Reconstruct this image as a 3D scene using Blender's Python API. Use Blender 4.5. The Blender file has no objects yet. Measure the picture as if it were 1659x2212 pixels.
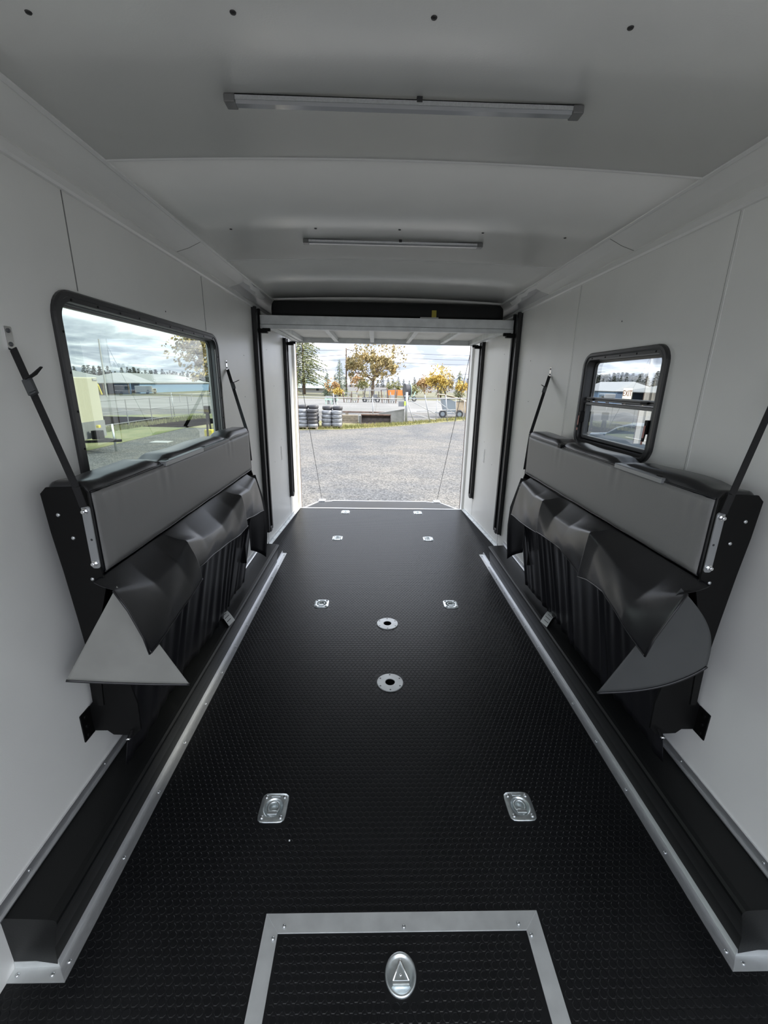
import bpy, bmesh, math, random
import numpy as np
from mathutils import Vector, Matrix
S = bpy.context.scene
COL = S.collection

# ------------------------------------------------------------------ camera
CAM = Vector((-0.11196, 0.0, 1.74736))
RGT = Vector((0.99964, -0.02072, 0.01692)); UPV = Vector((-0.01025, 0.28770, 0.95767)); FWD = Vector((0.02472, 0.95750, -0.28739))
cd = bpy.data.cameras.new('camera'); cam = bpy.data.objects.new('camera', cd); COL.objects.link(cam)
cam.matrix_world = Matrix(((RGT.x, UPV.x, -FWD.x, CAM.x), (RGT.y, UPV.y, -FWD.y, CAM.y), (RGT.z, UPV.z, -FWD.z, CAM.z), (0, 0, 0, 1)))
cd.sensor_fit = 'HORIZONTAL'; cd.sensor_width = 36.0; cd.lens = 925.9 / 1659 * 36.0
cd.clip_start = 0.02; cd.clip_end = 2000
S.camera = cam
# ------------------------------------------------------------------ sky, sun, exposure
S.view_settings.view_transform = 'Standard'; S.view_settings.look = 'None'
S.view_settings.gamma = 1.0; S.view_settings.use_curve_mapping = False
S.view_settings.exposure = 2.65
S.cycles.max_bounces = 24; S.cycles.diffuse_bounces = 14; S.cycles.transparent_max_bounces = 24
wd = bpy.data.worlds.new('cloudy_sky'); S.world = wd; wd.use_nodes = True
nt = wd.node_tree; N = nt.nodes; L = nt.links; N.clear()
def nd(t, **k):
    n = N.new(t)
    for a, b in k.items(): setattr(n, a, b)
    return n
tc = nd('ShaderNodeTexCoord'); sep = nd('ShaderNodeSeparateXYZ'); L.new(tc.outputs['Generated'], sep.inputs[0])
zz = nd('ShaderNodeMath', operation='ABSOLUTE'); L.new(sep.outputs['Z'], zz.inputs[0])
za = nd('ShaderNodeMath', operation='ADD'); za.inputs[1].default_value = 0.13; L.new(zz.outputs[0], za.inputs[0])
dx = nd('ShaderNodeMath', operation='DIVIDE'); dy = nd('ShaderNodeMath', operation='DIVIDE')
L.new(sep.outputs['X'], dx.inputs[0]); L.new(za.outputs[0], dx.inputs[1]); L.new(sep.outputs['Y'], dy.inputs[0]); L.new(za.outputs[0], dy.inputs[1])
cmb = nd('ShaderNodeCombineXYZ'); L.new(dx.outputs[0], cmb.inputs[0]); L.new(dy.outputs[0], cmb.inputs[1])
nz = nd('ShaderNodeTexNoise'); nz.inputs['Scale'].default_value = 0.9; nz.inputs['Detail'].default_value = 6; nz.inputs['Roughness'].default_value = 0.55; nz.inputs['Distortion'].default_value = 0.4
L.new(cmb.outputs[0], nz.inputs['Vector'])
rp = nd('ShaderNodeValToRGB'); e = rp.color_ramp.elements
e[0].position = 0.44; e[0].color = (0.23, 0.255, 0.31, 1); e[1].position = 0.64; e[1].color = (0.84, 0.85, 0.85, 1)
m_ = e.new(0.53); m_.color = (0.41, 0.435, 0.485, 1)
L.new(nz.outputs['Fac'], rp.inputs[0])
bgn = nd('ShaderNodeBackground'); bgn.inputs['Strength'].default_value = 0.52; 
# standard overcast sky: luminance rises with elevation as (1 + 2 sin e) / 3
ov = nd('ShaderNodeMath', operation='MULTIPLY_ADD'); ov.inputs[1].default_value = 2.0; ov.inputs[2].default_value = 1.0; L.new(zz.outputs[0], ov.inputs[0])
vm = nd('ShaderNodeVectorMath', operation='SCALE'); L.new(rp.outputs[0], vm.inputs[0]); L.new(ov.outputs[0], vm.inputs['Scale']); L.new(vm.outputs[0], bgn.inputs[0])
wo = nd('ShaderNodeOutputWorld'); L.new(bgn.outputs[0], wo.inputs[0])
sd = bpy.data.lights.new('sun', 'SUN'); sd.energy = 1.35; sd.angle = math.radians(7); sd.color = (1.0, 0.93, 0.80)
so = bpy.data.objects.new('sun', sd); COL.objects.link(so)
so.rotation_euler = Vector((-0.86, -0.16, -0.62)).to_track_quat('-Z', 'Y').to_euler()
def portal(name, loc, rot, sx, sy):
    l = bpy.data.lights.new(name, 'AREA'); l.shape = 'RECTANGLE'; l.size = sx; l.size_y = sy; l.cycles.is_portal = True
    o = bpy.data.objects.new(name, l); COL.objects.link(o); o.location = loc; o.rotation_euler = rot
R90 = math.pi / 2
portal('portal', (0, 6.05, 1.1), (-R90, 0, 0), 2.4, 2.3)
portal('portal', (0, -0.7, 1.25), (R90, 0, 0), 2.5, 2.6)
portal('portal', (-1.27, 2.38, 1.64), (0, -R90, 0), 0.8, 1.6)
portal('portal', (1.27, 2.38, 1.66), (0, R90, 0), 0.55, 0.8)

# ------------------------------------------------------------------ materials
def mat(name, col, rough=0.5, metal=0.0, var=0.0, vscale=8.0, bump=0.0, bscale=60.0, col2=None, spec=0.5, detail=3.0, stretch=None, sheen=0.0, coat=0.0, trans=0.0):
    m = bpy.data.materials.new(name); m.use_nodes = True
    t = m.node_tree; b = t.nodes['Principled BSDF']
    b.inputs['Base Color'].default_value = (*col, 1); b.inputs['Roughness'].default_value = rough; b.inputs['Metallic'].default_value = metal
    b.inputs['Specular IOR Level'].default_value = spec
    if sheen: b.inputs['Sheen Weight'].default_value = sheen
    if coat: b.inputs['Coat Weight'].default_value = coat; b.inputs['Coat Roughness'].default_value = 0.15
    if trans: b.inputs['Transmission Weight'].default_value = trans
    co = t.nodes.new('ShaderNodeTexCoord'); src = co.outputs['Object']
    if stretch:
        mp = t.nodes.new('ShaderNodeMapping'); mp.inputs['Scale'].default_value = stretch; t.links.new(src, mp.inputs[0]); src = mp.outputs[0]
    if var or col2:
        n = t.nodes.new('ShaderNodeTexNoise'); n.inputs['Scale'].default_value = vscale; n.inputs['Detail'].default_value = detail
        t.links.new(src, n.inputs['Vector'])
        r = t.nodes.new('ShaderNodeValToRGB'); r.color_ramp.elements[0].position = 0.35; r.color_ramp.elements[1].position = 0.65
        c2 = col2 if col2 else tuple(min(1, c * (1 + var)) for c in col); c1 = col if col2 else tuple(c * (1 - var) for c in col)
        r.color_ramp.elements[0].color = (*c1, 1); r.color_ramp.elements[1].color = (*c2, 1)
        t.links.new(n.outputs['Fac'], r.inputs[0]); t.links.new(r.outputs[0], b.inputs['Base Color'])
    if bump:
        n = t.nodes.new('ShaderNodeTexNoise'); n.inputs['Scale'].default_value = bscale; n.inputs['Detail'].default_value = 2
        t.links.new(src, n.inputs['Vector'])
        bp = t.nodes.new('ShaderNodeBump'); bp.inputs['Strength'].default_value = bump; bp.inputs['Distance'].default_value = 0.01
        t.links.new(n.outputs['Fac'], bp.inputs['Height']); t.links.new(bp.outputs[0], b.inputs['Normal'])
    return m
def glass_mat(name, tint, refl=0.04):
    m = bpy.data.materials.new(name); m.use_nodes = True; t = m.node_tree; t.nodes.clear()
    o = t.nodes.new('ShaderNodeOutputMaterial'); mx = t.nodes.new('ShaderNodeMixShader'); tr = t.nodes.new('ShaderNodeBsdfTransparent'); gl = t.nodes.new('ShaderNodeBsdfGlossy')
    tr.inputs[0].default_value = (*tint, 1); gl.inputs['Roughness'].default_value = 0.0; gl.inputs['Color'].default_value = (0.95, 0.97, 0.97, 1)
    lw = t.nodes.new('ShaderNodeLayerWeight'); lw.inputs['Blend'].default_value = 0.25
    ma = t.nodes.new('ShaderNodeMath'); ma.operation = 'MULTIPLY_ADD'; ma.inputs[1].default_value = 0.16; ma.inputs[2].default_value = refl
    t.links.new(lw.outputs['Fresnel'], ma.inputs[0]); t.links.new(ma.outputs[0], mx.inputs[0]); t.links.new(tr.outputs[0], mx.inputs[1]); t.links.new(gl.outputs[0], mx.inputs[2]); t.links.new(mx.outputs[0], o.inputs[0])
    return m
M = {}
M['wall'] = mat('wall_panel_white', (0.90, 0.90, 0.87), 0.30, spec=0.6, var=0.015, vscale=3, bump=0.03, bscale=220)
M['ceil'] = mat('ceiling_panel_white', (0.90, 0.90, 0.87), 0.28, spec=0.6, var=0.015, vscale=3, bump=0.03, bscale=220)
M['seamgrey'] = mat('seam_gap_grey', (0.22, 0.22, 0.21), 0.6)
M['whitetrim'] = mat('white_moulding', (0.84, 0.84, 0.82), 0.25)
M['alu'] = mat('brushed_aluminium', (0.72, 0.73, 0.74), 0.38, 0.85, var=0.06, vscale=30, stretch=(8, 1, 8))
M['alux'] = mat('mill_aluminium', (0.66, 0.68, 0.68), 0.48, 0.7, var=0.08, vscale=12)
M['galv'] = mat('zinc_plated_steel', (0.70, 0.75, 0.76), 0.32, 0.9, var=0.1, vscale=40)
M['barsteel'] = mat('dull_bar_steel', (0.36, 0.37, 0.38), 0.4, 0.6)
M['chrome'] = mat('chrome', (0.85, 0.85, 0.85), 0.15, 1.0)
M['rubber'] = mat('black_rubber_floor', (0.006, 0.0064, 0.0072), 0.40, var=0.15, vscale=3, spec=0.32)
M['stud'] = mat('black_rubber_stud', (0.006, 0.0064, 0.0072), 0.36, var=0.15, vscale=3, spec=0.28)
M['box'] = mat('black_wheel_box_vinyl', (0.006, 0.0065, 0.0065), 0.42, spec=0.28, bump=0.03, bscale=150)
M['vinyl'] = mat('black_vinyl', (0.012, 0.012, 0.014), 0.29, bump=0.03, bscale=250, spec=0.6)
M['vinylsheen'] = mat('vinyl_sheen_grey', (0.25, 0.247, 0.242), 0.42, bump=0.05, bscale=300)
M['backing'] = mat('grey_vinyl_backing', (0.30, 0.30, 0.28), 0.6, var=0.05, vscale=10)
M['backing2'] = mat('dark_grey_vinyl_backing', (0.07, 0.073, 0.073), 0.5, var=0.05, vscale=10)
M['satin'] = mat('black_gathered_fabric', (0.016, 0.016, 0.019), 0.3, spec=0.7)
M['blackmetal'] = mat('black_painted_steel', (0.004, 0.004, 0.004), 0.5, spec=0.2)
M['webbing'] = mat('black_webbing', (0.008, 0.008, 0.009), 0.7, bump=0.2, bscale=400)
M['winframe'] = mat('black_window_frame', (0.032, 0.032, 0.033), 0.32)
M['winframe2'] = mat('grey_window_sash', (0.11, 0.115, 0.12), 0.35, 0.4)
M['railgrey'] = mat('black_lift_rail', (0.006, 0.006, 0.007), 0.4)
M['bedwhite'] = mat('bed_panel_white', (0.80, 0.80, 0.76), 0.5, var=0.02, vscale=4)
M['plasticwrap'] = mat('dark_plastic_wrap', (0.026, 0.027, 0.027), 0.5, bump=0.9, bscale=7, spec=0.15)
M['yellow'] = mat('yellow_tape', (0.50, 0.42, 0.05), 0.5)
M['paper'] = mat('white_paper', (0.80, 0.82, 0.80), 0.6)
M['ink'] = mat('dark_print', (0.12, 0.12, 0.12), 0.7)
M['screw'] = mat('steel_screw', (0.6, 0.62, 0.63), 0.25, 0.9)
M['darkscrew'] = mat('dark_screw_hole', (0.03, 0.03, 0.03), 0.5)
M['lens'] = mat('clear_lamp_lens', (0.30, 0.31, 0.32), 0.12, spec=0.7)
M['lampgrey'] = mat('lamp_end_cap', (0.16, 0.16, 0.16), 0.35)
M['greyfilm'] = mat('grey_protective_film', (0.66, 0.66, 0.66), 0.18, spec=0.7)
M['film'] = mat('torn_white_film', (0.90, 0.90, 0.88), 0.3)
M['redtag'] = mat('faded_red_tag', (0.62, 0.30, 0.26), 0.6)
M['exitred'] = mat('exit_red_print', (0.62, 0.16, 0.08), 0.6)
M['exitwhite'] = mat('exit_sticker_base', (0.90, 0.86, 0.74), 0.6)
_t = M['exitwhite'].node_tree; _a = _t.nodes.new('ShaderNodeBsdfTranslucent'); _a.inputs[0].default_value = (.95, .90, .78, 1); _b = _t.nodes.new('ShaderNodeMixShader'); _b.inputs[0].default_value = .7
_t.links.new(_t.nodes['Principled BSDF'].outputs[0], _b.inputs[1]); _t.links.new(_a.outputs[0], _b.inputs[2]); _t.links.new(_b.outputs[0], _t.nodes['Material Output'].inputs[0])
M['glassL'] = glass_mat('tinted_green_glass', (0.56, 0.64, 0.585), 0.03)
M['glassR'] = glass_mat('tinted_grey_glass', (0.52, 0.55, 0.56), 0.03)
M['glassD'] = glass_mat('screened_grey_glass', (0.33, 0.35, 0.35), 0.03)
M['doorgasket'] = mat('brown_gasket', (0.16, 0.11, 0.09), 0.6)
M['exterior'] = mat('trailer_skin', (0.65, 0.65, 0.62), 0.4)

# ------------------------------------------------------------------ mesh helpers
class MB:
    def __init__(s): s.v = []; s.f = []
    def add(s, vs, fs):
        b = len(s.v); s.v += [tuple(v) for v in vs]; s.f += [tuple(i + b for i in f) for f in fs]; return s
    def box(s, x0, x1, y0, y1, z0, z1):
        x0, x1 = min(x0, x1), max(x0, x1)
        v = [(x, y, z) for x in (x0, x1) for y in (y0, y1) for z in (z0, z1)]
        return s.add(v, [(0, 1, 3, 2), (4, 6, 7, 5), (0, 4, 5, 1), (2, 3, 7, 6), (0, 2, 6, 4), (1, 5, 7, 3)])
    def bar(s, p0, p1, w, h, up=(0, 0, 1), w1=None, h1=None):
        p0, p1 = Vector(p0), Vector(p1); d = (p1 - p0).normalized(); up = Vector(up)
        r = d.cross(up)
        if r.length < 1e-4: r = d.cross(Vector((1, 0, 0)))
        r.normalize(); u = r.cross(d)
        w1 = w if w1 is None else w1; h1 = h if h1 is None else h1
        v = [p0 + r * a * w / 2 + u * b * h / 2 for a, b in ((-1, -1), (1, -1), (1, 1), (-1, 1))] + [p1 + r * a * w1 / 2 + u * b * h1 / 2 for a, b in ((-1, -1), (1, -1), (1, 1), (-1, 1))]
        return s.add(v, [(3, 2, 1, 0), (4, 5, 6, 7), (0, 1, 5, 4), (1, 2, 6, 5), (2, 3, 7, 6), (3, 0, 4, 7)])
    def loops(s, lps, cap0=True, cap1=True, closed=True):
        n = len(lps[0]); b = len(s.v)
        for l in lps: s.v += [tuple(p) for p in l]
        for i in range(len(lps) - 1):
            for j in range(n if closed else n - 1):
                k = (j + 1) % n; s.f.append((b + i * n + j, b + i * n + k, b + (i + 1) * n + k, b + (i + 1) * n + j))
        if cap0: s.f.append(tuple(b + j for j in reversed(range(n))))
        if cap1: s.f.append(tuple(b + (len(lps) - 1) * n + j for j in range(n)))
        return s
    def tube(s, pts, r, n=8, cap=True, flat=None):
        pts = [Vector(p) for p in pts]; lps = []; pr = None
        for i, p in enumerate(pts):
            d = (pts[min(i + 1, len(pts) - 1)] - pts[max(i - 1, 0)]).normalized()
            a = pr if pr is not None else Vector((0, 0, 1) if abs(d.z) < 0.9 else (1, 0, 0))
            x = a - d * a.dot(d)
            if x.length < 1e-5: x = Vector((0, 1, 0)) - d * d.y
            x.normalize(); pr = x; y = d.cross(x); rr = r[i] if hasattr(r, '__len__') else r
            lps.append([p + x * math.cos(t) * rr + y * math.sin(t) * rr for t in [2 * math.pi * k / n for k in range(n)]])
        return s.loops(lps, cap, cap)
    def lathe(s, prof, o, ax=(0, 0, 1), n=16, cap0=True, cap1=True):
        ax = Vector(ax).normalized(); a = Vector((1, 0, 0)) if abs(ax.x) < 0.9 else Vector((0, 1, 0)); x = (a - ax * a.dot(ax)).normalized(); y = ax.cross(x); o = Vector(o)
        lps = [[o + ax * h + x * r * math.cos(t) + y * r * math.sin(t) for t in [2 * math.pi * k / n for k in range(n)]] for r, h in prof]
        return s.loops(lps, cap0, cap1)
    def torus(s, o, ax, R, r, n=24, m=8, a0=0, a1=2 * math.pi, ref=None, sx=1.0):
        ax = Vector(ax).normalized(); a = Vector(ref) if ref else (Vector((1, 0, 0)) if abs(ax.x) < 0.9 else Vector((0, 1, 0))); x = (a - ax * a.dot(ax)).normalized(); y = ax.cross(x); o = Vector(o)
        full = abs(a1 - a0 - 2 * math.pi) < 1e-6
        lps = []
        for k in range(n + 1):
            t = a0 + (a1 - a0) * k / n; d = x * math.cos(t) * sx + y * math.sin(t); c = o + d * R
            lps.append([c + d * r * math.cos(q) + ax * r * math.sin(q) for q in [2 * math.pi * i / m for i in range(m)]])
        return s.loops(lps, not full, not full)
    def prism(s, pts, fn, d0, d1):
        return s.loops([[fn(a, b, d0) for a, b in pts], [fn(a, b, d1) for a, b in pts]])
    def grid(s, fn, nu, nv):
        b = len(s.v)
        for i in range(nu + 1):
            for j in range(nv + 1): s.v.append(tuple(fn(i / nu, j / nv)))
        for i in range(nu):
            for j in range(nv):
                a = b + i * (nv + 1) + j; s.f.append((a, a + nv + 1, a + nv + 2, a + 1))
        return s
    def build(s, name, m, parent=None, smooth=False, bevel=0.0, seg=2, solid=0.0, soff=0.0, sub=0, kind=None, label=None):
        me = bpy.data.meshes.new(name); me.from_pydata(s.v, [], s.f)
        bm = bmesh.new(); bm.from_mesh(me); bmesh.ops.recalc_face_normals(bm, faces=bm.faces) if len(s.f) < 60000 else None; bm.to_mesh(me); bm.free()
        me.materials.append(M[m] if isinstance(m, str) else m)
        if smooth:
            for p in me.polygons: p.use_smooth = True
        o = bpy.data.objects.new(name, me); COL.objects.link(o)
        if parent is not None:
            o.parent = parent
            if parent.type == 'EMPTY': o.matrix_parent_inverse = Matrix.Translation(-Vector(parent.location))
        if solid: k = o.modifiers.new('solid', 'SOLIDIFY'); k.thickness = solid; k.offset = soff
        if bevel: k = o.modifiers.new('bevel', 'BEVEL'); k.width = bevel; k.segments = seg; k.limit_method = 'ANGLE'; k.angle_limit = math.radians(40); k.harden_normals = False
        if sub: k = o.modifiers.new('sub', 'SUBSURF'); k.levels = sub; k.render_levels = sub
        if kind: o['kind'] = kind
        if label: o['label'] = label
        return o
def thing(name, label, cat, loc=(0, 0, 0), group=None):
    o = bpy.data.objects.new(name, None); o.empty_display_size = 0.1; COL.objects.link(o); o.location = loc
    return tag(o, label, cat, group)
def tag(o, label, cat, group=None):
    o['label'] = label; o['category'] = cat
    if group: o['group'] = group
    return o
def struct(o): o['kind'] = 'structure'; return o
def copy_tree(o, parent=None):
    c = o.copy(); COL.objects.link(c)
    if parent is not None: c.parent = parent
    for ch in list(o.children): copy_tree(ch, c)
    return c
def cells(a0, a1, b0, b1, holes):
    """rectangle minus rectangles, as rectangles"""
    A = sorted({a0, a1, *[min(max(h[i], a0), a1) for h in holes for i in (0, 1)]}); B = sorted({b0, b1, *[min(max(h[i], b0), b1) for h in holes for i in (2, 3)]})
    out = []
    for i in range(len(A) - 1):
        for j in range(len(B) - 1):
            ca, cb = (A[i] + A[i + 1]) / 2, (B[j] + B[j + 1]) / 2
            if not any(h[0] < ca < h[1] and h[2] < cb < h[3] for h in holes): out.append((A[i], A[i + 1], B[j], B[j + 1]))
    return out
def rrect(a0, a1, b0, b1, r, n=6):
    p = []
    for ca, cb, t0 in ((a1 - r, b1 - r, 0), (a0 + r, b1 - r, 90), (a0 + r, b0 + r, 180), (a1 - r, b0 + r, 270)):
        for k in range(n + 1):
            t = math.radians(t0 + 90 * k / n); p.append((ca + r * math.cos(t), cb + r * math.sin(t)))
    return p
rnd = random.Random(7)

# ------------------------------------------------------------------ trailer shell
W = 1.2; YF = -0.65; YR = 5.97; ZC = 2.40; ZE = 2.46; XE = 1.046
WINL = (1.60, 3.16, 1.26, 2.03); WINR = (2.00, 2.78, 1.405, 1.93)
RINGS = [(-0.525, 1.40), (0.535, 1.40), (-0.53, 3.17), (0.535, 3.17), (-0.53, 4.735), (0.535, 4.735), (-0.505, 5.80), (0.515, 5.80)]
DISCS = [(0.0, 2.201), (0.003, 2.868)]
fh = [(x - .045, x + .045, y - .045, y + .045) for x, y in RINGS] + [(x - .04, x + .04, y - .04, y + .04) for x, y in DISCS]
fb = MB()
for c in cells(-1.2, 1.2, YF, YR, fh): fb.box(c[0], c[1], c[2], c[3], -0.05, 0.0)
floor = struct(fb.build('floor', 'rubber'))
# raised coins of the rubber flooring: one part, far too many to lift singly
def studs(x0, x1, y0, y1, skip, z0=0.0):
    px, py = 0.0262, 0.0227; pts = []
    j = 0; y = y0 + 0.013
    while y < y1 - 0.008:
        x = x0 + 0.012 + (px / 2 if j % 2 else 0)
        while x < x1 - 0.01:
            if not any(a < x < b and c < y < d for a, b, c, d in skip): pts.append((x, y))
            x += px
        y += py; j += 1
    P = np.array(pts); n = 8
    t = np.arange(n) * 2 * math.pi / n + math.pi / 8
    rng = [(0.0119, z0 + 0.0002), (0.0100, z0 + 0.0011)]
    V = np.concatenate([np.stack([P[:, None, 0] + r * np.cos(t), P[:, None, 1] + r * np.sin(t), np.full((len(P), n), z)], -1) for r, z in rng], 1)
    F = []
    for i in range(len(P)):
        b = i * 2 * n
        F.append(tuple(range(b + n, b + 2 * n)))
        for k in range(n): F.append((b + k, b + (k + 1) % n, b + n + (k + 1) % n, b + n + k))
    o = MB(); o.v = V.reshape(-1, 3).tolist(); o.f = F; return o
sk = [(x - .068, x + .068, y - .075, y + .075) for x, y in RINGS] + [(x - .08, x + .08, y - .08, y + .08) for x, y in DISCS] + [(-0.475, 0.48, 0.3, 1.028)]
sk += [(-1.3, -1.02, 0.85, 4.27), (1.02, 1.3, 0.85, 4.27), (-1.3, -1.15, 4.2, 6), (1.15, 1.3, 4.2, 6)]
st = studs(-1.2, 1.2, 0.2, 5.95, sk); st.build('raised_studs', 'stud', floor, kind='stuff')

def wall(side, name, win):
    s = -1 if side == 'left' else 1
    b = MB(); holes = [(win[0] + .029, win[1] - .029, win[2] + .029, win[3] - .029)]
    for c in cells(YF, YR + 0.12, -0.05, 2.62, holes): b.box(s * 1.204, s * 1.26, c[0], c[1], c[2], c[3])
    w = struct(b.build(name, 'exterior'))
    seams = [YF, 0.53, 1.754, 2.998, 4.23, 5.46, YR + 0.1]
    for i in range(len(seams) - 1):
        p = MB()
        for c in cells(seams[i] + .0015, seams[i + 1] - .0015, 0.0, ZC, holes): p.box(s * 1.2, s * 1.2045, c[0], c[1], c[2], c[3])
        p.build('wall_panel', 'wall', w)
    for i, y in enumerate(seams[1:-1]):
        q = MB()
        hw = .006 if s > 0 else .0022
        for c in cells(y - hw, y + hw, 0.0, ZC, [(h[0] - .05, h[1] + .05, h[2] - .05, h[3] + .05) for h in holes]): q.box(s * 1.1985, s * 1.2002, c[0], c[1], c[2], c[3])
        q.build('seam_strip', 'whitetrim' if s > 0 else 'seamgrey', w)
        if s > 0: MB().box(1.1987, 1.2002, y + .0062, y + .0085, 0.0, ZC).build('seam_gap', 'seamgrey', w) if not (win[0] < y < win[1]) else None
    # small rivets on the panels
    for y, z in ((3.75, 1.62), (3.8, 1.95), (4.85, 1.7), (5.1, 1.1), (4.7, 0.9), (2.45, 2.085), (4.6, 2.05)):
        MB().lathe([(.004, 0), (.003, .0015)], (s * 1.2, y, z), (-s, 0, 0), 8).build('rivet', 'darkscrew', w)
    MB().box(s * 1.1965, s * 1.2, 5.04, 5.075, 0.86, 1.02).build('blank_plate', 'whitetrim', w, bevel=.001)
    return w
wl = wall('left', 'wall_left', WINL); wr = wall('right', 'wall_right', WINR)
MB().box(-1.2, -1.192, 6.0, 6.03, 1.25, 1.36).build('latch_plate', 'winframe2', wl, bevel=.002)
# rear door frame
rf = MB().box(-1.26, 1.26, YR + 0.10, YR + 0.14, 2.34, 2.62)
wrr = struct(rf.build('wall_rear', 'whitetrim'))
for s in (-1, 1):
    MB().box(s * 1.17, s * 1.205, YR + 0.02, YR + 0.14, -0.05, 2.36).build('door_post', 'whitetrim', wrr, bevel=.004)
    MB().box(s * 1.165, s * 1.173, YR + 0.135, YR + 0.15, -0.05, 2.36).build('door_gasket', 'doorgasket', wrr)
MB().box(-1.2, 1.2, YR - 0.005, YR + 0.03, -0.05, 0.006).build('sill_strip', 'alu', wrr, bevel=.002)

# ceiling: flat roof over domed panels
roof = MB()
for c in cells(-1.26, 1.26, YF, YR + 0.14, []): roof.box(c[0], c[1], c[2], c[3], 2.56, 2.62)
ceil = struct(roof.build('ceiling', 'exterior'))
def dome(x): return 2.486 - 0.026 * (x / XE) ** 2
cs = [YF, 0.53, 1.767, 3.012, 4.25, YR + 0.1]
for i in range(len(cs) - 1):
    y0, y1 = cs[i] + .002, cs[i + 1] - .002
    for a, b_ in ((y0, y1),):
        MB().grid(lambda u, v: (-XE + 2 * XE * u, a + (b_ - a) * v, dome(-XE + 2 * XE * u)), 24, 1).build('ceiling_panel', 'ceil', ceil, smooth=True, solid=.004, soff=1)
    if i and cs[i] < 4:
        y = cs[i]
        MB().grid(lambda u, v: (-XE + 2 * XE * u, y - .007 + .014 * v, dome(-XE + 2 * XE * u) - .0035 * math.sin(math.pi * v)), 24, 4).build('seam_strip', 'whitetrim', ceil, smooth=True)
for y in (1.16, 2.462):
    for k in range(-2, 3):
        if y < 2 and k == 2: continue
        x = 0.42 * k + 0.005
        MB().lathe([(.007, 0), (.006, -.002), (.001, -.003)], (x, y, dome(x)), (0, 0, 1), 10).build('ceiling_screw', 'darkscrew', ceil)
# cove: lower moulding, sloped panels, ceiling bead
for s, nm, yj in ((-1, 'trim_1', 2.639), (1, 'trim_2', 2.417)):
    c = MB()
    pr = [(1.2, 2.366), (1.186, 2.366), (1.180, 2.374), (1.180, 2.398), (1.186, 2.409), (1.2, 2.409)]
    c.loops([[(s * x, y, z) for x, z in pr] for y in (YF, YR + .1)])
    t = struct(c.build(nm, 'whitetrim', smooth=False))
    for a, b_, mm in ((YF, yj - .001, 'wall'), (yj + .001, 3.52, 'wall'), (3.52, YR + .1, 'greyfilm')):
        MB().loops([[(s * x, y, z) for x, z in ((1.198, 2.404), (1.120, 2.4275), (1.044, 2.462), (1.044, 2.466), (1.12, 2.432), (1.2, 2.409))] for y in (a, b_)]).build('cove_panel', mm, t)
    MB().loops([[(s * x, y, z) for x, z in ((1.198, 2.4035), (1.120, 2.427), (1.044, 2.4615), (1.044, 2.464), (1.12, 2.430), (1.2, 2.407))] for y in (yj - .0025, yj + .0025)]).build('cove_joint', 'seamgrey', t)
    MB().loops([[(s * x, y, z) for x, z in ((1.052, 2.455), (1.046, 2.452), (1.036, 2.4565), (1.034, 2.461), (1.05, 2.463))] for y in (YF, YR + .1)]).build('ceiling_bead', 'whitetrim', t)
    # torn protective film near the rear end of the cove
    q = MB()
    ol = [(3.42, .10), (3.55, .02), (3.72, .10), (3.84, .04), (3.95, .14), (4.12, .18), (4.16, .40), (4.05, .52), (3.92, .44), (3.86, .30), (3.74, .34), (3.66, .22), (3.52, .26)]
    def cv(y, k):
        x = 1.046 + .154 * k * .9; return (s * x, y, (2.462 - (x - 1.044) * .454 if x < 1.12 else 2.4275 - (x - 1.12) * .301) - .003)
    q.add([cv(*p) for p in ol], [tuple(range(len(ol)))]); q.build('torn_film', 'film', t, solid=.0012)

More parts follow.
